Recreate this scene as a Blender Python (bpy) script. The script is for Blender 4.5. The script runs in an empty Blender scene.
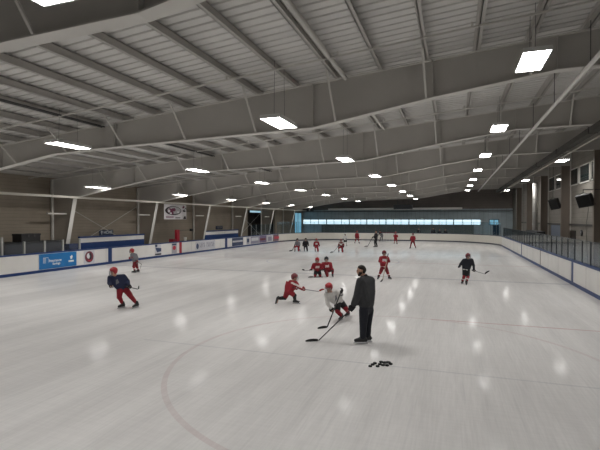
import bpy, bmesh, math, random
from mathutils import Vector, Matrix
random.seed(7)
PI = math.pi
sc = bpy.context.scene
COL = sc.collection

# ------------------------------------------------------------------ camera (600x450 frame, f = 440 px)
F = 440.0; CZ = 2.88
TH = math.atan(153.0 / F); CT, ST = math.cos(TH), math.sin(TH)
PITCH = math.atan(5.5 / F)
cam = bpy.data.cameras.new('camera'); cam.sensor_width = 36.0; cam.lens = F * 36.0 / 600.0
cam.clip_start = 0.05; cam.clip_end = 300
camo = bpy.data.objects.new('camera', cam); COL.objects.link(camo)
camo.location = (0, 0, CZ); camo.rotation_euler = (PI / 2 - PITCH, 0, TH)
sc.camera = camo
sc.view_settings.view_transform = 'Standard'; sc.view_settings.look = 'None'
sc.view_settings.gamma = 1.0; sc.view_settings.use_curve_mapping = False
sc.view_settings.exposure = 0.0
sc.cycles.transparent_max_bounces = 64
CRIGHT = Vector((CT, ST, 0)); CAWAY = Vector((-ST, CT, 0))
HOR = 219.5
def at(px, py, z):                       # a point of the photograph at distance z
    X = (px - 300.0) / F * z
    return Vector((0, 0, CZ)) + CRIGHT * X + CAWAY * z + Vector((0, 0, (HOR - py) / F * z))
def ground_z(py): return CZ * F / (py - HOR)
def gnd(px, py): p = at(px, py, ground_z(py)); p.z = 0; return p
def wx(u, px):                           # how far down the hall a line at side position u crosses column px
    t = (px - 300.0) / F
    return (CT * u + ST * u * t) / (CT * t - ST)
def hy(u, w, py):                        # height of row py at (u, w)
    return CZ + (HOR - py) / F * (-ST * u + CT * w)

# ------------------------------------------------------------------ materials
def lin(c):
    c = c / 255.0
    return c / 12.92 if c <= 0.04045 else ((c + 0.055) / 1.055) ** 2.4
MATS = {}
def mat(name, col, rough=0.6, metal=0.0, noise=0.0, nscale=8.0, bump=0.0, spec=0.5, stretch=None):
    if name in MATS: return MATS[name]
    m = bpy.data.materials.new(name); m.use_nodes = True
    nt = m.node_tree; b = nt.nodes['Principled BSDF']
    b.inputs['Base Color'].default_value = (*col, 1); b.inputs['Roughness'].default_value = rough
    b.inputs['Metallic'].default_value = metal
    if 'Specular IOR Level' in b.inputs: b.inputs['Specular IOR Level'].default_value = spec
    if noise or bump:
        tc = nt.nodes.new('ShaderNodeTexCoord'); n = nt.nodes.new('ShaderNodeTexNoise')
        n.inputs['Scale'].default_value = nscale; n.inputs['Detail'].default_value = 4
        src = tc.outputs['Object']
        if stretch:
            mp = nt.nodes.new('ShaderNodeMapping'); mp.inputs['Scale'].default_value = stretch
            nt.links.new(src, mp.inputs['Vector']); src = mp.outputs['Vector']
        nt.links.new(src, n.inputs['Vector'])
        if noise:
            r = nt.nodes.new('ShaderNodeValToRGB')
            r.color_ramp.elements[0].position = 0.3; r.color_ramp.elements[1].position = 0.7
            r.color_ramp.elements[0].color = (*[max(0, c * (1 - noise)) for c in col], 1)
            r.color_ramp.elements[1].color = (*[min(1, c * (1 + noise)) for c in col], 1)
            nt.links.new(n.outputs['Fac'], r.inputs['Fac']); nt.links.new(r.outputs['Color'], b.inputs['Base Color'])
        if bump:
            bp = nt.nodes.new('ShaderNodeBump'); bp.inputs['Strength'].default_value = bump; bp.inputs['Distance'].default_value = 0.02
            nt.links.new(n.outputs['Fac'], bp.inputs['Height']); nt.links.new(bp.outputs['Normal'], b.inputs['Normal'])
    MATS[name] = m
    return m
def srgb(name, r, g, b, **k): return mat(name, (lin(r), lin(g), lin(b)), **k)
def emit(name, col, strength):
    if name in MATS: return MATS[name]
    m = bpy.data.materials.new(name); m.use_nodes = True; nt = m.node_tree
    b = nt.nodes['Principled BSDF']; b.inputs['Base Color'].default_value = (*col, 1)
    b.inputs['Emission Color'].default_value = (*col, 1); b.inputs['Emission Strength'].default_value = strength
    MATS[name] = m; return m
def glass_mat(name, tint, gl=0.10):
    m = bpy.data.materials.new(name); m.use_nodes = True; nt = m.node_tree
    for n in list(nt.nodes):
        if n.type == 'BSDF_PRINCIPLED': nt.nodes.remove(n)
    out = nt.nodes['Material Output']
    tr = nt.nodes.new('ShaderNodeBsdfTransparent'); tr.inputs['Color'].default_value = (*tint, 1)
    g = nt.nodes.new('ShaderNodeBsdfGlossy'); g.inputs['Roughness'].default_value = 0.08; g.inputs['Color'].default_value = (.5, .54, .58, 1)
    fr = nt.nodes.new('ShaderNodeFresnel'); gg = nt.nodes.new('ShaderNodeNewGeometry'); mr = nt.nodes.new('ShaderNodeMapRange'); mr.inputs['To Min'].default_value = 1.45; mr.inputs['To Max'].default_value = 1 / 1.45
    nt.links.new(gg.outputs['Backfacing'], mr.inputs['Value']); nt.links.new(mr.outputs[0], fr.inputs['IOR'])
    mx = nt.nodes.new('ShaderNodeMixShader')
    nt.links.new(fr.outputs['Fac'], mx.inputs['Fac']); nt.links.new(tr.outputs['BSDF'], mx.inputs[1]); nt.links.new(g.outputs['BSDF'], mx.inputs[2])
    nt.links.new(mx.outputs['Shader'], out.inputs['Surface'])
    return m
def siding_mat(name, col, period=0.3, depth=0.25, axis='Z', rough=0.7):
    # ribs or courses of a cladding, as a bump and a thin joint
    m = bpy.data.materials.new(name); m.use_nodes = True; nt = m.node_tree; b = nt.nodes['Principled BSDF']
    b.inputs['Roughness'].default_value = rough
    g = nt.nodes.new('ShaderNodeNewGeometry'); s = nt.nodes.new('ShaderNodeSeparateXYZ')
    nt.links.new(g.outputs['Position'], s.inputs['Vector'])
    d = nt.nodes.new('ShaderNodeMath'); d.operation = 'DIVIDE'; d.inputs[1].default_value = period
    nt.links.new(s.outputs[axis], d.inputs[0])
    f = nt.nodes.new('ShaderNodeMath'); f.operation = 'FRACT'; nt.links.new(d.outputs[0], f.inputs[0])
    r = nt.nodes.new('ShaderNodeValToRGB'); r.color_ramp.interpolation = 'LINEAR'
    e = r.color_ramp.elements
    e[0].position = 0.0; e[0].color = (0, 0, 0, 1); e[1].position = 0.08; e[1].color = (1, 1, 1, 1)
    x = e.new(0.92); x.color = (1, 1, 1, 1); x = e.new(1.0); x.color = (0, 0, 0, 1)
    nt.links.new(f.outputs[0], r.inputs['Fac'])
    bp = nt.nodes.new('ShaderNodeBump'); bp.inputs['Strength'].default_value = depth; bp.inputs['Distance'].default_value = 0.03
    nt.links.new(r.outputs['Color'], bp.inputs['Height']); nt.links.new(bp.outputs['Normal'], b.inputs['Normal'])
    n = nt.nodes.new('ShaderNodeTexNoise'); n.inputs['Scale'].default_value = 0.7; n.inputs['Detail'].default_value = 5
    nt.links.new(g.outputs['Position'], n.inputs['Vector'])
    cr = nt.nodes.new('ShaderNodeValToRGB')
    cr.color_ramp.elements[0].position = .3; cr.color_ramp.elements[1].position = .7
    cr.color_ramp.elements[0].color = (*[c * .88 for c in col], 1); cr.color_ramp.elements[1].color = (*[c * 1.1 for c in col], 1)
    nt.links.new(n.outputs['Fac'], cr.inputs['Fac'])
    mx = nt.nodes.new('ShaderNodeMixRGB'); mx.blend_type = 'MULTIPLY'; mx.inputs['Fac'].default_value = 0.25
    nt.links.new(cr.outputs['Color'], mx.inputs[1]); nt.links.new(r.outputs['Color'], mx.inputs[2])
    nt.links.new(mx.outputs['Color'], b.inputs['Base Color'])
    return m

STEEL = mat('painted_steel', (.55, .53, .495), rough=.55, noise=.05, nscale=.8)
STEELF = mat('painted_steel_flange', (.66, .64, .60), rough=.55, noise=.05, nscale=.8)
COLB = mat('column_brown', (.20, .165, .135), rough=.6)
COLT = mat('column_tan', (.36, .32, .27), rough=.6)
PURL = mat('purlin_steel', (.50, .48, .45), rough=.6)
DECK = mat('roof_deck_white', (.70, .685, .66), rough=.7, noise=.06, nscale=.6)
CREAM = mat('cream_paint', (.66, .63, .56), rough=.5)
WPIPE = mat('white_pipe', (.85, .84, .80), rough=.4)
DARKP = mat('dark_conduit', (.05, .05, .05), rough=.6)
WALLL = siding_mat('wall_block_tan', (.30, .255, .20), .2, .3)
WALLR = siding_mat('wall_panel_tan', (.25, .23, .20), .3, .3)
WALLE = siding_mat('end_wall_grey_blue', (.50, .58, .62), .6, .2, axis='X')
WALLD = siding_mat('end_wall_brown', (.21, .18, .165), .35, .3)
CONC = mat('concrete', (.30, .30, .29), rough=.8, noise=.12, nscale=1.5)
BWHITE = mat('board_white', (.78, .76, .73), rough=.38, noise=.04, nscale=1.2)
BBLUE = mat('board_blue', (.008, .038, .16), rough=.4)
BRED = mat('board_red', (.42, .01, .03), rough=.4)
JOINT = mat('joint_dark', (.15, .10, .09), rough=.7)
POST = mat('glass_post', (.42, .42, .40), rough=.4, metal=.4)
POSTD = mat('glass_post_dark', (.05, .055, .06), rough=.5)
GLASS = glass_mat('clear_glass', (.975, .985, .985))
GLASSB = glass_mat('blue_tinted_glass', (.90, .955, .975))
BLACK = mat('black_plastic', (.012, .012, .013), rough=.5)
DGREY = mat('dark_grey_panel', (.035, .036, .042), rough=.6)
WINDARK = mat('window_pane_dark', (.02, .028, .028), rough=.06)
LAMP = emit('lamp_diffuser', (1.0, .985, .955), 44.0)
SKYWIN = emit('daylight_window', (.74, .92, 1.0), 1.05)
SKYWIN2 = emit('daylight_window_blue', (.22, .50, .66), .55)
HOUSING = mat('lamp_housing', (.7, .7, .68), rough=.4)
WIRE = mat('hanger_wire', (.12, .12, .12), rough=.5)

# ------------------------------------------------------------------ mesh helpers
class MB:
    def __init__(s): s.v = []; s.f = []; s.m = []
    def add(s, vs, fs, mi=0):
        o = len(s.v); s.v += [tuple(v) for v in vs]
        s.f += [tuple(i + o for i in f) for f in fs]; s.m += [mi] * len(fs)
    def box(s, x0, x1, y0, y1, z0, z1, mi=0):
        vs = [(x, y, z) for x in (x0, x1) for y in (y0, y1) for z in (z0, z1)]
        s.add(vs, [(0, 1, 3, 2), (4, 6, 7, 5), (0, 4, 5, 1), (2, 3, 7, 6), (0, 2, 6, 4), (1, 5, 7, 3)], mi)
    def obox(s, c, ax, ay, az, mi=0):         # centre and three half-axis vectors
        c, ax, ay, az = map(Vector, (c, ax, ay, az))
        vs = [c + ax * i + ay * j + az * k for i in (-1, 1) for j in (-1, 1) for k in (-1, 1)]
        s.add(vs, [(0, 1, 3, 2), (4, 6, 7, 5), (0, 4, 5, 1), (2, 3, 7, 6), (0, 2, 6, 4), (1, 5, 7, 3)], mi)
    def bar(s, a, b, w, h, up=(0, 0, 1), mi=0):
        a, b = Vector(a), Vector(b); d = (b - a); L = d.length; d.normalize()
        u = Vector(up); sd = d.cross(u)
        if sd.length < 1e-4: sd = d.cross(Vector((1, 0, 0)))
        sd.normalize(); u = sd.cross(d)
        s.obox((a + b) / 2, d * L / 2, sd * w / 2, u * h / 2, mi)
    def tube(s, pts, r, n=8, mi=0, caps=True):
        pts = [Vector(p) for p in pts]; rings = []
        for i, p in enumerate(pts):
            d = (pts[min(i + 1, len(pts) - 1)] - pts[max(i - 1, 0)]).normalized()
            a = d.cross(Vector((0, 0, 1)))
            if a.length < 1e-3: a = d.cross(Vector((1, 0, 0)))
            a.normalize(); b = d.cross(a)
            rr = r[i] if isinstance(r, (list, tuple)) else r
            rings.append([p + (a * math.cos(2 * PI * k / n) + b * math.sin(2 * PI * k / n)) * rr for k in range(n)])
        vs = [v for R in rings for v in R]; fs = []
        for i in range(len(rings) - 1):
            for k in range(n):
                fs.append((i * n + k, i * n + (k + 1) % n, (i + 1) * n + (k + 1) % n, (i + 1) * n + k))
        if caps: fs += [tuple(range(n - 1, -1, -1)), tuple((len(rings) - 1) * n + k for k in range(n))]
        s.add(vs, fs, mi)
    def prism(s, poly, axis, a0, a1, mi=0):   # poly in the two other axes, extruded along axis
        n = len(poly)
        def mk(p, a):
            return {'y': (p[0], a, p[1]), 'x': (a, p[0], p[1]), 'z': (p[0], p[1], a)}[axis]
        vs = [mk(p, a0) for p in poly] + [mk(p, a1) for p in poly]
        fs = [tuple(range(n)), tuple(range(2 * n - 1, n - 1, -1))] + [(i, i + n, (i + 1) % n + n, (i + 1) % n) for i in range(n)]
        s.add(vs, fs, mi)
    def lathe(s, prof, c=(0, 0, 0), n=20, mi=0):
        vs = []; fs = []; c = Vector(c)
        for (r, z) in prof:
            for k in range(n): vs.append(c + Vector((r * math.cos(2 * PI * k / n), r * math.sin(2 * PI * k / n), z)))
        for i in range(len(prof) - 1):
            for k in range(n): fs.append((i * n + k, i * n + (k + 1) % n, (i + 1) * n + (k + 1) % n, (i + 1) * n + k))
        fs += [tuple(range(n - 1, -1, -1)), tuple((len(prof) - 1) * n + k for k in range(n))]
        s.add(vs, fs, mi)
    def build(s, name, mats, parent=None, org=None, smooth=False, fix=True):
        me = bpy.data.meshes.new(name)
        o3 = Vector(org) if org is not None else Vector((0, 0, 0))
        me.from_pydata([tuple(Vector(v) - o3) for v in s.v], [], s.f)
        if not isinstance(mats, (list, tuple)): mats = [mats]
        for m in mats: me.materials.append(m)
        if len(mats) > 1: me.polygons.foreach_set('material_index', s.m)
        if fix:
            bm = bmesh.new(); bm.from_mesh(me); bmesh.ops.recalc_face_normals(bm, faces=bm.faces); bm.to_mesh(me); bm.free()
        if smooth:
            for p in me.polygons: p.use_smooth = True
        return link(name, me, parent, o3 if parent is None else None)
def link(name, me, parent=None, loc=None):
    o = bpy.data.objects.new(name, me); COL.objects.link(o)
    if loc is not None: o.location = loc
    if parent is not None: o.parent = parent
    return o
def empty(name, loc=(0, 0, 0)):
    o = bpy.data.objects.new(name, None); COL.objects.link(o); o.location = loc; o.empty_display_size = .1
    return o
def tag(o, label, cat, group=None):
    o['label'] = label; o['category'] = cat
    if group: o['group'] = group
    return o
def struct(o): o['kind'] = 'structure'; return o
def text_mb(body, size, origin, right, up, depth=.004, align='CENTER', bold=0.0):
    cu = bpy.data.curves.new('lettering', 'FONT'); cu.body = body; cu.size = size; cu.align_x = align; cu.align_y = 'CENTER'
    cu.extrude = depth / 2; cu.offset = bold
    t = bpy.data.objects.new('lettering', cu); COL.objects.link(t)
    dg = bpy.context.evaluated_depsgraph_get(); me = bpy.data.meshes.new_from_object(t.evaluated_get(dg))
    r, u = Vector(right).normalized(), Vector(up).normalized(); n = r.cross(u); o3 = Vector(origin)
    mb = MB(); mb.add([o3 + r * v.co.x + u * v.co.y + n * v.co.z for v in me.vertices], [tuple(p.vertices) for p in me.polygons])
    bpy.data.objects.remove(t); bpy.data.curves.remove(cu); bpy.data.meshes.remove(me)
    return mb

# ------------------------------------------------------------------ blobs: hulls of spheres merged into one smooth surface
def ico_dirs(n):
    bm = bmesh.new(); bmesh.ops.create_icosphere(bm, subdivisions=n, radius=1.0)
    d = [v.co.copy() for v in bm.verts]; bm.free(); return d
ICO = {1: ico_dirs(1), 2: ico_dirs(2)}
def blob(name, hulls, mats, parent, org, voxel=.02, smooth=3, paint=None, res=2):
    bm = bmesh.new()
    for h in hulls:
        tmp = bmesh.new()
        for (p, r) in h:
            p = Vector(p); rr = Vector(r) if isinstance(r, (tuple, list, Vector)) else Vector((r, r, r))
            for d in ICO[res if len(h) < 4 else min(res, 2)]:
                tmp.verts.new(p + Vector((d.x * rr.x, d.y * rr.y, d.z * rr.z)))
        q = bmesh.ops.convex_hull(tmp, input=tmp.verts)
        bmesh.ops.delete(tmp, geom=list({e for e in q['geom_interior'] + q['geom_unused'] if isinstance(e, bmesh.types.BMVert)}), context='VERTS')
        me = bpy.data.meshes.new('tmp'); tmp.to_mesh(me); tmp.free(); bm.from_mesh(me); bpy.data.meshes.remove(me)
    bmesh.ops.recalc_face_normals(bm, faces=bm.faces)
    me = bpy.data.meshes.new('tmp'); bm.to_mesh(me); bm.free()
    t = bpy.data.objects.new('tmp', me); COL.objects.link(t)
    m = t.modifiers.new('r', 'REMESH'); m.mode = 'VOXEL'; m.voxel_size = voxel
    if smooth:
        s = t.modifiers.new('s', 'SMOOTH'); s.factor = .5; s.iterations = smooth
    dg = bpy.context.evaluated_depsgraph_get(); out = bpy.data.meshes.new_from_object(t.evaluated_get(dg))
    bpy.data.objects.remove(t); bpy.data.meshes.remove(me)
    out.name = name
    if not isinstance(mats, (list, tuple)): mats = [mats]
    out.materials.clear()
    for mm in mats: out.materials.append(mm)
    for p in out.polygons:
        p.use_smooth = True
        p.material_index = paint(p.center) if paint else 0
    o3 = Vector(org); out.transform(Matrix.Translation(-o3))
    return link(name, out, parent, o3 if parent is None else None)

# ================================================================== THE HALL
def top_h(u): return 6.29 + .087 * (u + 12.3)
BOT = [(-21.6, 4.2), (-17.2, 4.95), (-14.4, 5.38), (-11.5, 5.49), (-7.4, 5.59), (-4.03, 5.67), (-.6, 6.26), (2.5, 6.7), (5.7, 6.72), (7.4, 6.75)]
def bot_h(u):
    for (a, b), (c, d) in zip(BOT, BOT[1:]):
        if a <= u <= c: return b + (d - b) * (u - a) / (c - a)
    return BOT[0][1] if u < BOT[0][0] else BOT[-1][1]
UL, UR, YN, YF = -23.5, 8.0, -5.0, 69.0
PD = .25
FRAMES = [5.05 + 7.83 * k for k in range(8)]
PURLU = [-4.62 + 1.3 * k for k in range(-14, 10)]

# ground and ice
mb = MB(); mb.box(UL - .3, UR + .3, YN - .3, YF + 6, -.25, -.03); struct(mb.build('floor_concrete', CONC))
X0, X1, Y0, Y1, RC = -21.0, 4.97, -.6, 60.4, 8.5
def arc(cx, cy, a0, a1, n=14, r=RC):
    return [(cx + r * math.cos(a0 + (a1 - a0) * i / n), cy + r * math.sin(a0 + (a1 - a0) * i / n)) for i in range(n + 1)]
outline = arc(X0 + RC, Y1 - RC, PI, PI / 2) + arc(X1 - RC, Y1 - RC, PI / 2, 0) + arc(X1 - RC, Y0 + RC, 0, -PI / 2) + arc(X0 + RC, Y0 + RC, -PI / 2, -PI)
ice = bpy.data.materials.new('ice'); ice.use_nodes = True
nt = ice.node_tree; N = nt.nodes; Lk = nt.links; B = N['Principled BSDF']
def M(op, a, b=None, c=None):
    n = N.new('ShaderNodeMath'); n.operation = op
    for i, x in enumerate((a, b, c)):
        if x is None: continue
        if isinstance(x, (int, float)): n.inputs[i].default_value = x
        else: Lk.new(x, n.inputs[i])
    return n.outputs[0]
geo = N.new('ShaderNodeNewGeometry'); sep = N.new('ShaderNodeSeparateXYZ'); Lk.new(geo.outputs['Position'], sep.inputs[0])
px, py = sep.outputs['X'], sep.outputs['Y']
def noise(scale, stretch=(1, 1, 1), rot=0, detail=5, rough=.6):
    mp = N.new('ShaderNodeMapping'); mp.inputs['Scale'].default_value = stretch; mp.inputs['Rotation'].default_value = (0, 0, rot)
    Lk.new(geo.outputs['Position'], mp.inputs['Vector'])
    n = N.new('ShaderNodeTexNoise'); n.inputs['Scale'].default_value = scale; n.inputs['Detail'].default_value = detail; n.inputs['Roughness'].default_value = rough
    Lk.new(mp.outputs['Vector'], n.inputs['Vector']); return n.outputs['Fac']
def ramp(x, p0, p1, c0, c1):
    r = N.new('ShaderNodeValToRGB'); e = r.color_ramp.elements
    e[0].position, e[1].position = p0, p1; e[0].color, e[1].color = (*c0, 1), (*c1, 1)
    Lk.new(x, r.inputs['Fac']); return r.outputs['Color']
def mix(fac, a, b, mode='MIX'):
    n = N.new('ShaderNodeMixRGB'); n.blend_type = mode
    for i, x in zip((0, 1, 2), (fac, a, b)):
        if isinstance(x, (int, float)): n.inputs[i].default_value = x
        elif isinstance(x, tuple): n.inputs[i].default_value = (*x, 1)
        else: Lk.new(x, n.inputs[i])
    return n.outputs[0]
basec = ramp(noise(.35, (1, .35, 1), .5), .3, .7, (.765, .748, .74), (.865, .85, .842))
streak = ramp(noise(3.0, (1, .12, 1), .25, 6), .35, .7, (.93, .93, .93), (1.0, 1.0, 1.0))
basec = mix(1.0, basec, streak, 'MULTIPLY')
scr = ramp(noise(9, (1, .03, 1), -.35, 3), .60, .66, (1, 1, 1), (.955, .955, .96))
basec = mix(1.0, basec, scr, 'MULTIPLY')
for sc_, st_, ro_, lo_ in ((22, (1, .05, 1), .9, .962), (30, (1, .06, 1), -.75, .966), (16, (.08, 1, 1), .12, .972), (1.1, (1, .05, 1), -.95, .93)):
    basec = mix(1.0, basec, ramp(noise(sc_, st_, ro_, 3), .42, .60, (1, 1, 1), (lo_, lo_, lo_)), 'MULTIPLY')
def band(coord, c, hw): return M('LESS_THAN', M('ABSOLUTE', M('SUBTRACT', coord, c)), hw)
fade = M('MULTIPLY_ADD', noise(1.3), .7, .1)
def line(mask, col, k):
    global basec
    basec = mix(M('MULTIPLY', M('MULTIPLY', mask, fade), k), basec, col)
def circ(cx, cy, r, hw):
    dx, dy = M('SUBTRACT', px, cx), M('SUBTRACT', py, cy)
    return band(M('SQRT', M('ADD', M('MULTIPLY', dx, dx), M('MULTIPLY', dy, dy))), r, hw)
line(M('MULTIPLY', band(py, 8.72, .03), M('GREATER_THAN', px, -7.0)), (.30, .31, .36), .5)
line(circ(-1.2, 8.9, 4.32, .05), (.45, .26, .27), .45)
line(M('MULTIPLY', band(py, 13.2, .03), M('GREATER_THAN', px, -.6)), (.42, .10, .11), 1.2)
line(band(py, 22.3, .16), (.16, .17, .25), .65)
line(band(py, 29.9, .15), (.45, .16, .17), .5)
line(band(py, 37.5, .16), (.16, .17, .25), .55)
line(band(py, 57.0, .05), (.5, .15, .15), .8)
line(circ(-8, 29.9, 4.57, .05), (.2, .25, .5), .4)
for cx in (-14.7, -1.3): line(circ(cx, 50.9, 4.57, .05), (.5, .2, .2), .5)
Lk.new(basec, B.inputs['Base Color'])
rr = N.new('ShaderNodeMapRange'); rr.inputs['To Min'].default_value = .05; rr.inputs['To Max'].default_value = .13
Lk.new(noise(2.0, (1, .3, 1), .4), rr.inputs['Value']); Lk.new(rr.outputs[0], B.inputs['Roughness'])
B.inputs['IOR'].default_value = 1.31; B.inputs['Specular IOR Level'].default_value = .005
bp = N.new('ShaderNodeBump'); bp.inputs['Strength'].default_value = .35; bp.inputs['Distance'].default_value = .0016
Lk.new(noise(26, (1, .35, 1), .3, 4), bp.inputs['Height']); Lk.new(bp.outputs['Normal'], B.inputs['Normal'])
mb = MB(); mb.prism(outline, 'z', -.03, 0.0); struct(mb.build('floor_ice', ice))

# walls
def wall_top(u): return top_h(u) + PD
mb = MB(); mb.box(UL - .3, UL, YN, 48.3, -.03, wall_top(UL) + .05); mb.box(UL - .3, UL, 48.3, 57.0, 4.05, wall_top(UL) + .05)
mb.box(UL - .3, UL, 57.0, YF, -.03, wall_top(UL) + .05); struct(mb.build('wall_left', WALLL))
mb = MB(); mb.box(UL - 3.6, UL - 3.4, 47.5, 57.8, -.03, 5.0); mb.box(UL - 3.4, UL - .3, 47.5, 47.7, -.03, 5.0); mb.box(UL - 3.4, UL - .3, 57.6, 57.8, -.03, 5.0)
mb.box(UL - 3.6, UL - .3, 47.5, 57.8, 4.9, 5.0)
struct(mb.build('wall_vestibule', mat('vestibule_dark', (.06, .05, .045), rough=.8)))
mb = MB(); mb.box(UR, UR + .3, YN, YF, -.03, wall_top(UR) + .05); struct(mb.build('wall_right', WALLR))
mb = MB(); mb.prism([(UL, -.03), (UR, -.03), (UR, wall_top(UR)), (UL, wall_top(UL))], 'y', YN - .3, YN); struct(mb.build('wall_near', WALLR))
# far end wall: dark siding above, grey-blue glazed lobby front below the white beam
HB = 4.45
mb = MB(); mb.prism([(UL, HB), (UR, HB), (UR, wall_top(UR)), (UL, wall_top(UL))], 'y', YF, YF + .3); struct(mb.build('wall_far', WALLD))
W0, W1 = 2.06, 2.92                       # the long window band
def ux(px_, w): t = (px_ - 300.0) / F; return w * (CT * t - ST) / (CT + ST * t)
LX, RX = ux(303, YF), ux(481, YF)
mb = MB()
mb.box(UL, UR, YF, YF + .25, W1, HB)                       # above the band
mb.box(LX, RX, YF, YF + .25, -.03, W0)                     # below the band
mb.box(UL, LX, YF, YF + .25, -.03, W1)
mb.box(RX, ux(489, YF), YF, YF + .25, -.03, W1); mb.box(ux(499, YF), UR, YF, YF + .25, -.03, W1)
mb.box(ux(489, YF), ux(499, YF), YF, YF + .25, -.03, W0)
struct(mb.build('wall_end', WALLE))
# roof deck, ribbed panels
mb = MB(); ys = []; y = YN - .2
while y < YF + .3:
    ys += [(y, 0), (y + .20, 0), (y + .215, .04), (y + .27, .04), (y + .285, 0)]; y += .305
vs = []; fs = []
for (yy, dz) in ys:
    for u in (UL - .2, UR + .2): vs.append((u, yy, wall_top(u) + dz))
for i in range(len(ys) - 1): fs.append((2 * i, 2 * i + 1, 2 * i + 3, 2 * i + 2))
mb.add(vs, fs); mb.add([(UL - .2, YN - .3, wall_top(UL) + .12), (UR + .2, YN - .3, wall_top(UR) + .12), (UR + .2, YF + .3, wall_top(UR) + .12), (UL - .2, YF + .3, wall_top(UL) + .12)], [(0, 1, 2, 3)])
struct(mb.build('ceiling', DECK, fix=False))
# purlins: one continuous line each
for u in PURLU:
    if u < UL + .1 or u > UR - .1: continue
    h = top_h(u) + .0; mb = MB(); k = .087
    mb.box(u - .012, u + .012, YN, YF, h, h + PD - .03)
    mb.box(u - .012, u + .085, YN, YF, h, h + .014); mb.box(u - .085, u + .012, YN, YF, h + PD - .044, h + PD - .03)
    struct(mb.build('ceiling_purlin', PURL))
# frames
def frame(w, first=False):
    root = None
    mb = MB(); us = [b[0] for b in BOT]
    poly = [(u, b) for u, b in BOT] + [(UR - .1, 6.75), (UR - .1, top_h(UR - .1)), (-23.3, top_h(-23.3)), (-23.3, 4.2)]
    n0 = len(us)
    t = .012
    vs = []; fs = []
    # web as vertical strips so that it stays a clean surface
    stations = sorted(set([-23.3] + us + [UR - .1]))
    for s in (-t, t):
        o = len(vs)
        for u in stations: vs += [(u, w + s, bot_h(u)), (u, w + s, top_h(u))]
        for i in range(len(stations) - 1): fs.append((o + 2 * i, o + 2 * i + 1, o + 2 * i + 3, o + 2 * i + 2))
    mb.add(vs, fs)
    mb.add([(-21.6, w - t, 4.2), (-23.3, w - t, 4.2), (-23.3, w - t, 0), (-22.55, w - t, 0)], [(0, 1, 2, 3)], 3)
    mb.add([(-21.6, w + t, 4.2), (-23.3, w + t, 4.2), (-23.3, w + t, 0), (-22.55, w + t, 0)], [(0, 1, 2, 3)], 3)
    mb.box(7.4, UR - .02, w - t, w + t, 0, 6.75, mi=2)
    mb.box(-23.3, -21.62, w - .1, w + .1, 4.19, 4.21)
    # flanges
    fw = .14
    for (a, b), (c, d) in zip(BOT, BOT[1:]): mb.bar((a, w, b), (c, w, d), 2 * fw, .025, mi=1)
    mb.bar((-23.4, w, top_h(-23.4) - .013), (UR - .02, w, top_h(UR) - .013), 2 * fw, .022, mi=1)
    mb.bar((-21.6, w, 4.22), (-22.55, w, -.02), 2 * fw, .025, up=(1, 0, 0), mi=1)
    mb.box(-23.42, -23.3, w - fw, w + fw, -.03, top_h(-23.4), mi=1)
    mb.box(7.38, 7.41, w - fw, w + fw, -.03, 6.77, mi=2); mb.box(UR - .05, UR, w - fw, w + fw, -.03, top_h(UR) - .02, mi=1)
    # web stiffeners
    for u in (-17.2, -11.5, -4.03, -.55, 2.5, 4.55):
        mb.box(u - .012, u + .012, w - .13, w + .13, bot_h(u), top_h(u))
    return struct(mb.build('ceiling_frame_beam', [STEEL, STEELF, COLB, COLT]))
for w in FRAMES: frame(w)
# flange braces: slender bars from the lower flange up to a purlin
for w in FRAMES:
    for i, u in enumerate(PURLU):
        if i % 2 == 0 or u < -20 or u > 6.5: continue
        mb = MB(); mb.bar((u, w - .13, bot_h(u) + .02), (u - .05, w - .95, top_h(u) + .03), .055, .03); struct(mb.build('ceiling_brace_trim', STEELF))
# eave strut under the roof by the right wall
mb = MB(); mb.box(5.25, 5.55, YN + .4, 62.5, 6.42, 6.66)
for y in range(-3, 62, 6): mb.box(5.22, 5.58, y - .02, y + .02, 6.40, 6.68)
tag(mb.build('long_duct', mat('duct_dark', (.07, .065, .058), rough=.6), org=(5.4, 20, 6.5)), 'long dark duct hung along the hall above the right boards', 'duct')
mb = MB(); mb.tube([(5.75, YN + .4, 6.36), (5.75, 62, 6.36)], .035, 8)
tag(mb.build('ceiling_pipe', CREAM, org=(5.75, 20, 6.36)), 'thin cream pipe running just beneath the long dark duct', 'pipe')
# X rod bracing on the left wall, girts beside the columns
for w0, w1 in ((20.7, 28.5), (44.2, 52.0)):
    mb = MB(); mb.tube([(-23.15, w0 + .2, 4.0), (-23.15, w1 - .2, .6)], .015, 5); struct(mb.build('wall_left_rod_trim', STEELF))
    mb = MB(); mb.tube([(-23.1, w0 + .2, .6), (-23.1, w1 - .2, 4.0)], .015, 5); struct(mb.build('wall_left_rod_trim', STEELF))
for w in FRAMES[1:7]:
    mb = MB(); mb.box(-22.36, -22.26, w - 1.35, w - .03, 3.19, 3.27)
    struct(mb.build('wall_left_girt_trim', STEELF))

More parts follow.
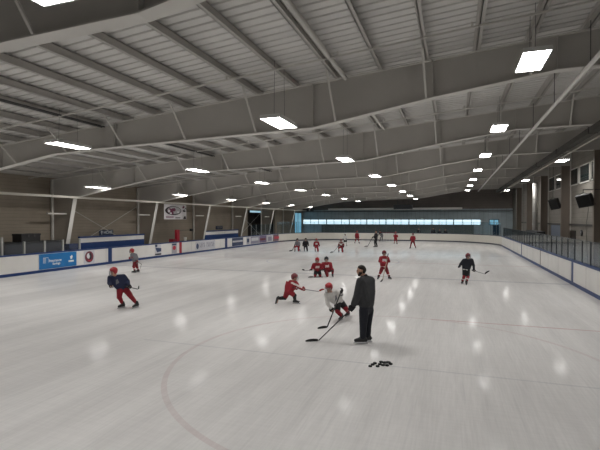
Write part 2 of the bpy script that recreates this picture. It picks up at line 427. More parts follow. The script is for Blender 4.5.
# ------------------------------------------------------------------ pipes under the roof
mb = MB(); mb.tube([(3.1, YN + .3, 6.6), (3.1, 20, 6.6), (3.1, 62.0, 6.6)], .058, 12)
pw = mb.build('ceiling_pipe', WPIPE, org=(3.1, 20, 6.6), smooth=True)
tag(pw, 'long straight white pipe hung along the hall above the right side of the ice', 'pipe')
for y in range(4, 62, 4): mb = MB(); mb.tube([(3.1, y + .3, 6.63), (3.1, y + .3, top_h(3.1) + .02)], .012, 5); mb.build('hanger', WIRE, pw, org=(3.1, 20, 6.6))
mb = MB(); mb.tube([(-3.05, YN + .3, top_h(-3.05) - .0), (-3.05, YF - .3, top_h(-3.05) - .0)], .07, 10)
tag(mb.build('ceiling_pipe', STEELF, org=(-3.05, 10, top_h(-3.05)), smooth=True), 'grey pipe running beside a purlin above mid ice', 'pipe')
for dx in (0, .13):
    mb = MB(); mb.tube([(-12.15 + dx, YN + .3, top_h(-12.1) - .05), (-12.15 + dx, YF - .3, top_h(-12.1) - .05)], .025, 6)
    tag(mb.build('conduit', DARKP, org=(-12.15 + dx, 10, top_h(-12.1))), 'dark conduit under the roof above the left half, ' + ('left' if dx == 0 else 'right') + ' of a close pair', 'conduit', 'dark conduits under the roof')
for i, w in enumerate([11.0 + 8 * k for k in range(0, 7)]):
    mb = MB(); mb.tube([(UL + .2, w, top_h(UL + .2) - .06), (UR - 1.2, w, top_h(UR - 1.2) - .06)],   .028, 6)
    for u in [-22 + 3.2 * k for k in range(9)]: mb.tube([(u, w, top_h(u) - .06), (u, w, top_h(u) + .06)], .03, 6)
    tag(mb.build('sprinkler_pipe', STEELF, org=(-8, w, top_h(-8))), 'thin sprinkler pipe crossing the ceiling, %s from the camera' % ['nearest', 'second', 'third', 'fourth', 'fifth', 'sixth', 'seventh'][i], 'pipe', 'sprinkler branch pipes')
# horizontal cream rail above the left boards
mb = MB(); mb.box(-21.36, -21.24, YN + .2, 64.0, 4.14, 4.26)
r_ = mb.build('barrier_rail', CREAM, org=(-21.3, 20, 4.2))
tag(r_, 'long cream rail running level along the left columns above the boards', 'rail')

# ------------------------------------------------------------------ ceiling lights
ORD = ['nearest', 'second', 'third', 'fourth', 'fifth', 'sixth', 'seventh', 'eighth', 'farthest']
def make_light(u, w, h, tilt=0.0):
    root = empty('ceiling_light', (u, w, h))
    mb = MB(); L, W = .70, .285
    mb.box(-W, W, -L, L, .035, .10); mb.prism([(-.12, .10), (.12, .10), (.08, .17), (-.08, .17)], 'y', -.4, .4)
    for sx in (-1, 1): mb.box(sx * W - .012, sx * W + .012, -L, L, -.005, .06)
    for sy in (-1, 1): mb.box(-W, W, sy * L - .012, sy * L + .012, -.005, .06)
    hsg = mb.build('housing', HOUSING, root)
    mb = MB()
    mb.add([(-W + .015, -L + .015, .02), (W - .015, -L + .015, .02), (W - .015, L - .015, .02), (-W + .015, L - .015, .02)], [(3, 2, 1, 0)])
    mb.build('diffuser', LAMP, root, fix=False)
    mb = MB()
    for y in [-.6 + .15 * k for k in range(9)]: mb.tube([(-W, y, -.004), (W, y, -.004)], .003, 4)
    for x in (-.14, 0, .14): mb.tube([(x, -L, -.004), (x, L, -.004)], .003, 4)
    mb.build('wire_guard', HOUSING, root)
    rise = top_h(u) + .22 - h
    for y in (-.39, .39): mb = MB(); mb.tube([(0, y, .165), (0, y * .9, rise)], .006, 4); mb.build('hanger', WIRE, root)
    return root
def copy_tree(o, parent=None):
    c = o.copy(); COL.objects.link(c)
    if parent is not None: c.parent = parent
    for ch in list(o.children): copy_tree(ch, c)
    return c
rows = [('above the right side of the ice', 1.72, 6.53, [3.5 + 7.93 * k for k in range(8)], 1.72),
        ('above the middle of the ice', -4.58, 5.56, [3.5 + 7.93 * k for k in range(8)], 0),
        ('above the left half of the ice', -12.2, 5.35, [3.5 + 7.93 * k for k in range(8)], 0),
        ('over the left boards', -19.1, 4.69, [3.9 + 8.0 * k for k in range(8)], 0),
        ('in the aisle by the right wall', 6.5, 6.59, [16.6, 31.8, 46.6, 61.8], 0)]
for desc, u, h, ws, _ in rows:
    src = None
    for i, w in enumerate(ws):
        o = make_light(u, w, h) if src is None else copy_tree(src)
        src = src or o
        o.location = (u, w, h)
        tag(o, 'rectangular ceiling light, %s of the row %s' % (ORD[i] if i < len(ws) - 1 else 'farthest', desc), 'ceiling light', 'ceiling lights ' + desc)

# ------------------------------------------------------------------ dasher boards
def run_path(kind):
    if kind == 'left': return [((X0, y), (-1, 0)) for y in (Y0 + RC, 20, 30, 40, Y1 - RC)]
    if kind == 'right': return [((X1, y), (1, 0)) for y in (Y1 - RC, 40, 30, 20, Y0 + RC)]
    def arcn(cx, cy, a0, a1): return [((cx + RC * math.cos(a0 + (a1 - a0) * i / 18), cy + RC * math.sin(a0 + (a1 - a0) * i / 18)), (math.cos(a0 + (a1 - a0) * i / 18), math.sin(a0 + (a1 - a0) * i / 18))) for i in range(19)]
    if kind == 'far': return arcn(X0 + RC, Y1 - RC, PI, PI / 2) + arcn(X1 - RC, Y1 - RC, PI / 2, 0)
    return arcn(X1 - RC, Y0 + RC, 0, -PI / 2) + arcn(X0 + RC, Y0 + RC, -PI / 2, -PI)
def strip(mb, path, a, b, z0, z1, mi=0):
    vs = []; fs = []
    for (p, n) in path:
        p = Vector((*p, 0)); n = Vector((*n, 0))
        vs += [p + n * a + Vector((0, 0, z0)), p + n * a + Vector((0, 0, z1)), p + n * b + Vector((0, 0, z1)), p + n * b + Vector((0, 0, z0))]
    for i in range(len(path) - 1):
        o, q = 4 * i, 4 * i + 4
        for k in range(4): fs.append((o + k, o + (k + 1) % 4, q + (k + 1) % 4, q + k))
    e = 4 * (len(path) - 1); fs += [(0, 3, 2, 1), (e, e + 1, e + 2, e + 3)]
    mb.add(vs, fs, mi)
BH = 1.09
GREYCAP = mat('far_cap_slate', (.06, .075, .11), rough=.5)
YELK = mat('far_kick_slate', (.06, .065, .085), rough=.5)
BCREAM = mat('far_board_cream', (.74, .71, .64), rough=.4)
boards = {}
for kind, lab in (('left', 'long white dasher boards with blue trim and adverts along the left side'),
                  ('right', 'long white dasher boards with blue trim along the right side, no adverts'),
                  ('far', 'curved cream dasher boards closing the far end of the ice'),
                  ('near', 'white dasher boards at the near end behind the camera')):
    path = run_path(kind); org = Vector((*path[len(path) // 2][0], 0))
    root = empty('dasher_boards', org); tag(root, lab, 'rink boards'); boards[kind] = root
    far = kind == 'far'
    mb = MB(); strip(mb, path, .0, .12, .0, BH - .07); mb.build('panel', BCREAM if far else BWHITE, root, org)
    mb = MB(); strip(mb, path, -.012, .0, 0, .15); mb.build('kick_plate', YELK if far else BBLUE, root, org)
    mb = MB(); strip(mb, path, -.02, .17, BH - .07, BH); mb.build('cap_rail', GREYCAP if far else BBLUE, root, org)
    if kind in ('left', 'right'):
        x = X0 if kind == 'left' else X1; s = 1 if kind == 'left' else -1
        y = Y0 + RC
        while y < Y1 - RC: mb = MB(); mb.box(min(x, x + s * .004), max(x, x + s * .004), y - .008, y + .008, .15, BH - .07); y += 2.44; mb.build('joint', mat('board_seam', (.5, .48, .46), rough=.6), root, org)
RB = boards['right']; LB = boards['left']
def rpart(root, name, mb, m): return mb.build(name, m, root, root.location)
def lbox(y0, y1, z0, z1, d=.008): mb = MB(); mb.box(X0, X0 + d, y0, y1, z0, z1); return mb
for pxa, pxb, m in ((108, 111.7, BBLUE), (179.2, 181.6, BRED), (225, 227.2, BBLUE)):
    o = rpart(LB, 'line_marker', lbox(wx(X0, pxa), wx(X0, pxb), .15, BH - .07, .01), m); o['label'] = ('red' if m is BRED else 'blue') + ' line painted up the boards'
for yy, hw, m in ((22.2, .15, BBLUE), (29.7, .05, JOINT), (37.4, .15, BBLUE)):
    mb = MB(); mb.box(X1 - .01, X1, yy - hw, yy + hw, .15, BH - .07); rpart(RB, 'line_marker', mb, m)
# far board red posts seam at two places
for pxx in (306.5, 482):
    u = ux(pxx, Y1); mb = MB(); mb.box(u - .05, u + .05, Y1 - .01, Y1, .15, BH - .07); rpart(boards['far'], 'seam_marker', mb, JOINT)
# adverts on the left boards
ADBLUE = srgb('ad_blue', 22, 112, 175, rough=.4); ADW = mat('ad_white', (.80, .82, .84), rough=.4); ADG = mat('ad_grey', (.42, .42, .45), rough=.4)
ADN = mat('ad_navy', (.03, .05, .12), rough=.4); ADM = mat('ad_maroon', (.17, .03, .05), rough=.4); ADL = mat('ad_pale', (.60, .60, .63), rough=.4)
ADP = mat('ad_violet_grey', (.28, .27, .35), rough=.4); ADR = mat('ad_red', (.5, .03, .06), rough=.4); ADK = mat('ad_black', (.03, .03, .035), rough=.4)
def advert(pxa, pxb, m, z0=.19, z1=.99):
    a, b = wx(X0, pxa), wx(X0, pxb)
    return rpart(LB, 'advert', lbox(a, b, z0, z1), m), a, b
def on_ad(ad, mb, m, name='print'):
    mb.build(name, m, ad, LB.location)
def yz_poly(pts, d0=.008, d1=.012):
    mb = MB(); mb.prism(pts, 'x', X0 + d0, X0 + d1); return mb
def disc(y, z, ry, rz, n=24, a0=0, a1=2 * PI): return [(y + ry * math.cos(a0 + (a1 - a0) * i / n), z + rz * math.sin(a0 + (a1 - a0) * i / n)) for i in range(n)]
ad, a, b = advert(38.7, 76.2, ADBLUE, .17, 1.0); L = b - a
ad['label'] = 'bright blue advert with white lettering'
mb = lbox(a, b, 1.0, 1.02, .009); on_ad(ad, mb, ADW, 'border')
def ly(f): return a + f * L
mb = MB()
for z in (.50, .56, .62, .68, .74): mb.box(X0 + .008, X0 + .012, ly(.10), ly(.105) + .16 + .0, z, z + .025)
mb.box(X0 + .008, X0 + .012, ly(.10), ly(.23), .78, .80); mb.box(X0 + .008, X0 + .012, ly(.10), ly(.105), .5, .8); mb.box(X0 + .008, X0 + .012, ly(.225), ly(.23), .5, .8)
on_ad(ad, mb, ADW, 'logo')
mb = text_mb('Insurance', .21, (X0 + .010, ly(.41), .60), (0, 1, 0), (0, 0, 1), bold=.004); on_ad(ad, mb, ADW, 'lettering')
mb = text_mb('Savings', .18, (X0 + .010, ly(.44), .42), (0, 1, 0), (0, 0, 1), bold=.004); on_ad(ad, mb, ADW, 'lettering')
mb = yz_poly([(ly(.83), .58), (ly(.87), .60), (ly(.89), .74), (ly(.86), .82), (ly(.84), .76), (ly(.81), .74)]); mb.m = [0] * len(mb.f)
mb.box(X0 + .008, X0 + .012, ly(.77), ly(.92), .42, .52); on_ad(ad, mb, ADW, 'logo')
ad, a, b = advert(83.5, 94.2, ADL, .20, .98); yc, ry = (a + b) / 2, (b - a) / 2
ad['label'] = 'pale square with a round maroon and black crest'
on_ad(ad, yz_poly(disc(yc, .60, ry * .80, .34)), ADM); on_ad(ad, yz_poly(disc(yc - ry * .12, .66, ry * .34, .17), .012, .015), ADW); on_ad(ad, yz_poly(disc(yc + ry * .1, .40, ry * .3, .08), .012, .015), ADR)
on_ad(ad, yz_poly([(yc - ry * .1, .42), (yc + ry * .25, .40), (yc + ry * .45, .62), (yc + ry * .3, .84), (yc - ry * .05, .80), (yc + ry * .12, .62)], .015, .018), ADK)
ad, a, b = advert(155, 161, ADL); ad['label'] = 'pale advert with navy blocks'
on_ad(ad, yz_poly([(a, .78), (b, .70), (b, .46), (a + (b - a) * .3, .42)]), ADN); mb = lbox(a, b, .2, .32, .012); on_ad(ad, mb, ADK); mb = lbox(a, a + (b - a) * .35, .82, .99, .012); on_ad(ad, mb, ADN)
ad, a, b = advert(171.6, 176.6, ADG); ad['label'] = 'grey advert with a red spot'
on_ad(ad, yz_poly(disc((a + b) / 2, .62, (b - a) * .32, .17)), ADR); mb = lbox(a + .05, b - .05, .84, .95, .012); on_ad(ad, mb, ADN)
ad, a, b = advert(195.5, 215, ADL, .2, .97); ad['label'] = 'pale advert with tall grey lettering'
mb = MB(); L = b - a
on_ad(ad, yz_poly(disc(a + L * .09, .55, L * .06, .25)), ADN)
for i in range(11):
    if i == 4: continue
    y = a + L * (.2 + .07 * i); mb.box(X0 + .008, X0 + .012, y, y + L * .022, .40, .84); mb.box(X0 + .008, X0 + .012, y, y + L * .05, .60 + .12 * (i % 3 - 1), .67 + .12 * (i % 3 - 1))
on_ad(ad, mb, ADP, 'lettering')
ad, a, b = advert(232, 243, ADN); ad['label'] = 'navy advert with a pale band'
mb = lbox(a + .1, b - .1, .55, .72, .012); on_ad(ad, mb, ADL)
ad, a, b = advert(246.5, 249.5, ADG); on_ad(ad, lbox(a + .1, b - .1, .4, .8, .012), ADN)
ad, a, b = advert(250.5, 259, ADP); on_ad(ad, lbox(a + .2, b - .2, .5, .85, .012), ADL)
ad, a, b = advert(259.3, 266.5, mat('ad_violet', (.20, .16, .27), rough=.4)); on_ad(ad, lbox(a + .2, b - .3, .45, .7, .012), ADM)
ad, a, b = advert(267, 272.6, ADL); on_ad(ad, lbox(a + .3, b - .3, .3, .8, .012), ADP)
ad, a, b = advert(273, 282, mat('ad_plum', (.19, .10, .13), rough=.4)); on_ad(ad, lbox(a + .4, b - .4, .45, .75, .012), ADR)

# ------------------------------------------------------------------ glass above the boards
def glass_run(name, label, pts, ztop, postm, gm, rail=False, pr=.022):
    org = Vector((*pts[len(pts) // 2], BH)); root = empty('glass_screen', org); tag(root, label, 'rink glass')
    for i, p in enumerate(pts):
        zt = ztop(i) if callable(ztop) else ztop
        mb = MB(); mb.box(p[0] - pr, p[0] + pr, p[1] - pr, p[1] + pr, BH, zt + .01); mb.build('post', postm, root, org)
        if i + 1 < len(pts):
            q = pts[i + 1]; zt2 = zt if not callable(ztop) else min(zt, ztop(i + 1))
            mb = MB(); mb.bar((p[0], p[1], (BH + zt2) / 2), (q[0], q[1], (BH + zt2) / 2), .012, zt2 - BH)
            mb.build('glass_pane', gm, root, org)
            if rail:
                mb = MB(); mb.bar((p[0], p[1], zt2 + .012), (q[0], q[1], zt2 + .012), .03, .022); mb.build('top_edge', postm, root, org)
    return root
glass_run('r', 'low glass on dark posts along the right boards', [(X1 + .08, 11.4 + 1.2 * k) for k in range(34)], 2.0, POSTD, GLASS, True, .022)
glass_run('l', 'short glass on pale posts on the left boards, nearest the camera', [(X0 - .08, 12.1 + 1.2 * k) for k in range(8)], lambda i: 1.98 if i < 4 else 1.72, POST, GLASS, False, .045)
ptsl = [(X0 - .08, 44.2 + 1.3 * k) for k in range(6)]
glass_run('l2', 'bluish glass on the left boards beyond the second team bench', ptsl, 2.3, POST, GLASSB, False, .02)
fp = [p for p in run_path('far')]
def walk(path, step):
    out = [path[0]]; acc = 0
    for a, b in zip(path, path[1:]):
        L = (Vector(b) - Vector(a)).length; d = step - acc
        while d <= L: out.append(tuple(Vector(a).lerp(Vector(b), d / L))); d += step
        acc = L - (d - step)
    return out
fpath = [(p[0] + n[0] * .08, p[1] + n[1] * .08) for p, n in fp]
glass_run('f', 'tall bluish glass on the curved far end boards', walk(fpath, 1.45), 2.55, mat('far_post', (.16, .19, .21), rough=.4), GLASSB, True, .018)

# ------------------------------------------------------------------ windows and doors of the far end, vestibule, right wall
def window(name, x0, x1, z0, z1, m, y=YF, mull=None, fr=.06, frame_m=None):
    fm = frame_m or DGREY
    mb = MB()
    mb.box(x0, x1, y - .05, y + .1, z0, z0 + fr); mb.box(x0, x1, y - .05, y + .1, z1 - fr, z1)
    mb.box(x0, x0 + fr, y - .05, y + .1, z0, z1); mb.box(x1 - fr, x1, y - .05, y + .1, z0, z1)
    for x in mull or []: mb.box(x - fr / 2, x + fr / 2, y - .05, y + .1, z0, z1)
    o = struct(mb.build(name, fm, org=((x0 + x1) / 2, y, z0)))
    mb = MB(); mb.box(x0 + fr, x1 - fr, y + .03, y + .06, z0 + fr, z1 - fr); mb.build('pane', m, o, org=((x0 + x1) / 2, y, z0)); return o
GB = mat('window_frame_slate', (.10, .14, .16), rough=.5)
edges = [303, 326.6, 349.3, 366.8, 386, 409, 432, 453.7, 481]
for i, (pa, pb) in enumerate(zip(edges, edges[1:])):
    a, b = ux(pa, YF), ux(pb, YF)
    window('window_%d' % (i + 1), a, b, W0, W1, SKYWIN, mull=[a + (b - a) * k for k in (.33, .66)], fr=.07, frame_m=GB)
def lwin(name, w0, w1, z0, z1, m, f=.09, mull=()):
    mb = MB(); mb.box(UL - .02, UL + .06, w0, w1, z0, z0 + f); mb.box(UL - .02, UL + .06, w0, w1, z1 - f, z1)
    mb.box(UL - .02, UL + .06, w0, w0 + f, z0, z1); mb.box(UL - .02, UL + .06, w1 - f, w1, z0, z1)
    for y in mull: mb.box(UL - .02, UL + .06, y - f / 2, y + f / 2, z0, z1)
    o = struct(mb.build(name, GB, org=(UL, w0, z0))); mb = MB(); mb.box(UL + .005, UL + .02, w0 + f, w1 - f, z0 + f, z1 - f); mb.build('pane', m, o, org=(UL, w0, z0))
lwin('window_10', 64.9, 68.2, .1, 4.0, SKYWIN2, mull=(66.5,)); lwin('window_18', 61.9, 64.2, 2.0, 2.95, SKYWIN2)
window('window_11', ux(489, YF), ux(499, YF), W0, W1, SKYWIN2, mull=[ux(494, YF)], fr=.09, frame_m=GB)
mb = MB(); mb.box(ux(493, YF), ux(499, YF), YF - .06, YF - .01, -.03, 2.05); d_ = struct(mb.build('door_3', mat('door_blue', (.01, .05, .10), rough=.5), org=(ux(496, YF), YF, 0)))
mb = MB(); mb.box(ux(494, YF), ux(494.5, YF), YF - .12, YF - .06, .95, 1.1); mb.build('door_handle', POST, d_, org=(ux(496, YF), YF, 0))
# dark ledge panel below the band
mb = MB(); mb.box(ux(321, 68), ux(474, 68), 68.3, YF - .05, -.03, 2.05); struct(mb.build('wall_end_panel', mat('end_panel_green', (.15, .175, .165), rough=.6)))
# white beam across the far end
mb = MB(); ua, ub = -18.6, 1.25; mb.box(ua, ub, 67.0, 67.25, 4.32, 4.62); struct(mb.build('trim_white_beam', WPIPE))
mb = MB(); mb.box(UL, UR, 68.6, YF, 4.1, 4.2); struct(mb.build('ceiling_lobby', mat('lobby_soffit', (.16, .17, .175), rough=.7)))
# lit transom over the vestibule
mb = MB(); mb.box(UL - .2, UL - .1, 49.0, 56.6, 3.72, 4.02); o = struct(mb.build('window_12', DGREY, org=(UL, 52, 3.7)))
mb = MB(); mb.box(UL - .1, UL - .08, 49.1, 56.5, 3.76, 3.99); mb.build('pane', emit('transom_glow', (.45, .72, .85), .55), o, org=(UL, 52, 3.7))
# right wall: upper windows
def rwin(name, pxa, pxb, z0, z1):
    a, b = sorted((wx(UR, pxa), wx(UR, pxb))); f = .07; mb = MB()
    mb.box(UR - .06, UR + .02, a, b, z0, z0 + f); mb.box(UR - .06, UR + .02, a, b, z1 - f, z1)
    mb.box(UR - .06, UR + .02, a, a + f, z0, z1); mb.box(UR - .06, UR + .02, b - f, b, z0, z1)
    o = struct(mb.build(name, STEELF, org=(UR, a, z0)))
    mb = MB(); mb.box(UR - .03, UR - .01, a + f, b - f, z0 + f, z1 - f); mb.build('pane', WINDARK, o, org=(UR, a, z0))
rwin('window_13', 591.5, 597.5, 5.25, 6.45); rwin('window_14', 580, 590, 5.25, 6.45); rwin('window_15', 570.5, 578.5, 5.25, 6.45)
rwin('window_16', 556, 563.5, 5.3, 6.5); rwin('window_17', 549, 555, 5.3, 6.5)
# right wall: door, notice board, girt, pipes, clock
ya, yb = sorted((wx(UR, 569), wx(UR, 576)))
mb = MB(); mb.box(UR - .05, UR, ya, yb, -.03, 2.1); d_ = struct(mb.build('door_1', mat('door_dark_brown', (.03, .024, .02), rough=.5), org=(UR, ya, 0)))
mb = MB(); mb.box(UR - .12, UR - .05, ya + .1, ya + .2, .95, 1.1); mb.build('door_handle', POST, d_, org=(UR, ya, 0))
mb = MB(); mb.box(UR - .08, UR, 14, 60, 2.46, 2.58); struct(mb.build('trim_right_girt', mat('girt_dark', (.07, .065, .06), rough=.6)))
ya, yb = sorted((wx(UR - .05, 551), wx(UR - .05, 563)))
nb = empty('notice_board', (UR, (ya + yb) / 2, 1.2)); tag(nb, 'pale blue-grey notice board on the right wall beneath the farther hanging speaker', 'notice board')
mb = MB(); mb.box(UR - .04, UR - .002, ya, yb, 1.2, 2.42); mb.build('panel', mat('notice_blue', (.22, .26, .33), rough=.6), nb, nb.location)
mb = MB()
for y0_, y1_, z0_, z1_ in ((ya - .05, ya, 1.15, 2.45), (yb, yb + .05, 1.15, 2.45), (ya, yb, 1.15, 1.2), (ya, yb, 2.42, 2.45)): mb.box(UR - .05, UR - .002, y0_, y1_, z0_, z1_)
mb.build('frame', DGREY, nb, nb.location)
w_ = wx(UR - .1, 580.5); h_ = hy(UR, w_, 233)
ck = empty('wall_clock', (UR, w_, h_)); tag(ck, 'small round dark clock on the right wall beside the dark door', 'clock')
def xdisc(mb, x0, x1, y, z, r, n=24): mb.prism([(y + r * math.cos(2 * PI * k / n), z + r * math.sin(2 * PI * k / n)) for k in range(n)], 'x', x0, x1)
mb = MB(); xdisc(mb, UR - .08, UR - .002, w_, h_, .19); mb.build('case', DGREY, ck, ck.location)
mb = MB(); xdisc(mb, UR - .085, UR - .08, w_, h_, .15); mb.build('dial', mat('dial_grey', (.10, .10, .10), rough=.4), ck, ck.location)
mb = MB(); mb.box(UR - .09, UR - .085, w_ - .008, w_ + .008, h_, h_ + .11); mb.box(UR - .09, UR - .085, w_, w_ + .08, h_ - .008, h_ + .008); mb.build('hand', ADW, ck, ck.location)
w_ = wx(7.7, 562.5); mb = MB(); mb.tube([(7.7, w_, -.03), (7.7, w_, 3.1), (7.9, w_, 3.2)], .09, 10)
tag(mb.build('standpipe', CREAM, org=(7.7, w_, 0), smooth=True), 'cream vertical pipe standing before the right wall, left of the dark door', 'pipe')
w_ = wx(7.3, 535); mb = MB(); mb.tube([(7.3, w_, .0), (7.3, w_, 6.3)], .22, 14)
dp = mb.build('vertical_duct', mat('galvanised', (.36, .35, .33), rough=.45, metal=.2), org=(7.3, w_, 0), smooth=True)
tag(dp, 'shiny metal duct rising vertically far along the right wall', 'duct')
mb = MB()
for z in (1.2, 2.4, 3.6, 4.8): mb.tube([(7.3, w_, z), (7.3, w_, z + .05)], .235, 14)
mb.build('band', POST, dp, dp.location, smooth=True)
# black counter far along the right aisle
w0_ = wx(6.6, 529); w1_ = wx(6.6, 540.5); w0_, w1_ = min(w0_, w1_), max(w0_, w1_)
ct = empty('high_counter', (6.65, (w0_ + w1_) / 2, 0)); tag(ct, 'tall black counter in the right aisle beside the metal duct', 'counter')
mb = MB(); mb.box(6.35, 6.95, w0_, w1_, 1.72, 1.92); mb.build('worktop', BLACK, ct, ct.location)
mb = MB(); mb.box(6.45, 6.85, w0_ + .2, w1_ - .2, -.03, 1.72); mb.build('base', DGREY, ct, ct.location)
# hanging loudspeakers
def speaker(px_, py_, u, wd, ht, lab, rod_x):
    w = wx(u, px_); h = hy(u, w, py_); c = Vector((u, w, h)); root = empty('hanging_speaker', c); tag(root, lab, 'loudspeaker', 'speakers hung in the right aisle')
    f = Vector((-.62, -.72, -.32)).normalized(); s = f.cross(Vector((0, 0, 1))).normalized(); s = (s + Vector((0, 0, -.16))).normalized(); u3 = s.cross(f)
    mb = MB(); mb.obox(c, s * wd / 2, f * .16, u3 * ht / 2); mb.build('cabinet', BLACK, root, c)
    mb = MB(); mb.obox(c + f * .165, s * (wd / 2 - .04), f * .008, u3 * (ht / 2 - .04)); mb.build('grille', mat('speaker_cloth', (.008, .008, .008), rough=.9), root, c)
    mb = MB(); tp = c + u3 * ht / 2
    mb.tube([tp - s * wd * .35, tp + Vector((0, 0, .12)), tp + s * wd * .35], .015, 6); mb.tube([tp + Vector((0, 0, .12)), tp + Vector((0, 0, .3))], .02, 6)
    if rod_x: mb.tube([tp + Vector((0, 0, .28)), tp + Vector((UR - .02 - tp.x, .0, .28))], .025, 6)
    else: mb.tube([tp + Vector((0, 0, .28)), Vector((tp.x, tp.y, top_h(u) + .1))], .02, 6)
    mb.build('bracket', DARKP, root, c); return root, c
s1, c1 = speaker(585, 200.5, 7.0, .74, .70, 'black loudspeaker on a wall arm below the right wall windows, the nearer one', True)
s2, c2 = speaker(554.5, 204, 7.0, .60, .76, 'black loudspeaker hung on a rod, the farther one over the notice board', False)
p0 = c1 + Vector((0, 0, -.3)); we = wx(7.6, 588)
mb = MB(); mb.tube([p0 + Vector((.2, .1, 0)), p0.lerp(Vector((7.6, we, .9)), .35) + Vector((.0, 0, -.25)), p0.lerp(Vector((7.6, we, .9)), .7) + Vector((0, 0, -.2)), Vector((7.6, we, .3)), Vector((7.6, we, -.02))], .02, 6)
tag(mb.build('speaker_cable', mat('cable_grey', (.25, .24, .22), rough=.6), org=(7.6, we, 0)), 'loose grey cable hanging from the nearer loudspeaker to the floor', 'cable')
# unit heaters hung at the far end
for pxx, pyy, wd, lab, dr in ((403, 207, 2.6, 'dark unit heater hung before the white beam at the far end', 0), (310, 209.5, .9, 'small dark heater hung at the far left end', 0)):
    w = 64.5; u = ux(pxx, w); h = hy(u, w, pyy); root = empty('unit_heater', (u, w, h)); tag(root, lab, 'heater')
    mb = MB(); mb.box(u - wd / 2, u + wd / 2, w - .35, w + .35, h - .32, h + .32); mb.build('casing', mat('heater_grey', (.07, .075, .085), rough=.5), root, root.location)
    mb = MB()
    for k in range(5): mb.box(u - wd / 2 + .08, u + wd / 2 - .08, w - .38, w - .34, h - .25 + k * .11, h - .21 + k * .11)
    mb.build('louvre', DARKP, root, root.location)
    for k in (-1, 0, 1): mb = MB(); mb.tube([(u + k * wd * .3, w, h + .3), (u + k * wd * .3, w, top_h(u) + .05)], .03, 6); mb.build('hanger', WIRE, root, root.location)

# ------------------------------------------------------------------ behind the left boards
LG = 'things behind the left boards'
ya, yb = wx(-22.3, 1), wx(-22.3, 63)
cab = empty('storage_cabinet', (-22.4, (ya + yb) / 2, 0)); tag(cab, 'long dark storage cabinet behind the left boards nearest the camera', 'cabinet')
mb = MB(); mb.box(-22.95, -22.1, 14.0, 20.3, -.03, 1.58); mb.build('body', mat('cabinet_dark', (.05, .05, .056), rough=.6), cab, cab.location)
mb = MB(); mb.box(-23.0, -22.05, 13.95, 20.35, 1.58, 1.64); mb.build('top', BLACK, cab, cab.location)
for k in range(5):
    y = 14.1 + k * 1.24; mb = MB(); mb.box(-22.1, -22.08, y, y + 1.16, .1, 1.5); d_ = mb.build('door', mat('cabinet_door', (.06, .06, .07), rough=.5), cab, cab.location)
    mb = MB(); mb.box(-22.08, -22.05, y + 1.02, y + 1.06, .8, 1.0); mb.build('handle', POST, d_, cab.location)
ya, yb = wx(-22.4, 11.5), wx(-22.4, 40.5)
bx = empty('equipment_case', (-22.45, (ya + yb) / 2, 1.64)); tag(bx, 'long black equipment case lying on the dark cabinet behind the left boards', 'case')
ya += .35; yb -= .25
mb = MB(); mb.box(-22.8, -22.12, ya, yb, 1.64, 2.0); mb.build('body', BLACK, bx, bx.location)
mb = MB(); mb.box(-22.82, -22.1, ya - .02, yb + .02, 2.0, 2.09); mb.build('lid', BLACK, bx, bx.location)
for y in (ya + .4, yb - .4): mb = MB(); mb.box(-22.1, -22.08, y - .05, y + .05, 1.92, 2.04); mb.build('latch', DARKP, bx, bx.location)
mb = MB(); mb.box(-21.9, -21.5, wx(-21.5, 69), wx(-21.5, 79), -.03, 1.42)
tag(mb.build('crash_pad', mat('pad_blue', (.012, .025, .085), rough=.6), org=(-21.7, 20.3, 0)), 'dark blue upright pad between the black cabinet and the first team bench', 'pad')
def bench(pa, pb, lab):
    a, b = wx(-22.2, pa), wx(-22.2, pb); org = Vector((-22.3, (a + b) / 2, 0)); root = empty('team_bench', org); tag(root, lab, 'team bench', 'team benches behind the left boards')
    mb = MB(); mb.box(-22.34, -22.24, a, b, .05, 1.40); mb.build('lower_panel', BBLUE, root, org)
    mb = MB(); mb.box(-22.34, -22.24, a, b, 1.40, 1.70); mb.build('white_panel', BWHITE, root, org)
    mb = MB(); mb.box(-22.38, -22.20, a, b, 1.70, 1.80); mb.build('top_rail', BBLUE, root, org)
    mb = MB(); mb.box(-22.2, -21.75, a + .2, b - .2, .42, .48); mb.build('seat', mat('bench_wood', (.3, .2, .1), rough=.6), root, org)
    for k in range(4):
        y = a + .6 + k * (b - a - 1.2) / 3; mb = MB(); mb.box(-22.1, -21.85, y - .03, y + .03, -.03, .42); mb.build('leg', DGREY, root, org)
bench(80, 144.5, 'blue and white team bench behind the left boards, nearer one, below the HOME sign')
bench(206, 238.5, 'blue and white team bench behind the left boards, farther one beyond the centre')
# red post, box and bottle by the centre line
w_ = wx(-21.9, 177.2); rp = empty('padded_post', (-21.9, w_, 0)); tag(rp, 'tall red padded post behind the left boards at the red line', 'post')
mb = MB(); mb.box(-22.02, -21.78, w_ - .17, w_ + .17, -.03, 2.02); mb.build('pad', BRED, rp, rp.location)
mb = MB(); mb.tube([(-21.9, w_, 1.96), (-21.9, wx(-21.9, 191.3), 1.96)], .02, 6); mb.build('arm', DARKP, rp, rp.location)
mb = MB(); y_ = wx(-21.9, 191.3); mb.box(-22.0, -21.8, y_ - .12, y_ + .12, 1.86, 2.06); mb.build('box', BLACK, rp, rp.location)
mb = MB(); a_, b_ = wx(-21.8, 172), wx(-21.8, 175.4); mb.box(-22.1, -21.7, a_, b_, -.03, 1.27)
tag(mb.build('gate_pad', mat('pad_dark_red', (.24, .02, .03), rough=.6), org=(-21.8, a_, 0)), 'low red pad standing left of the tall red post', 'pad')
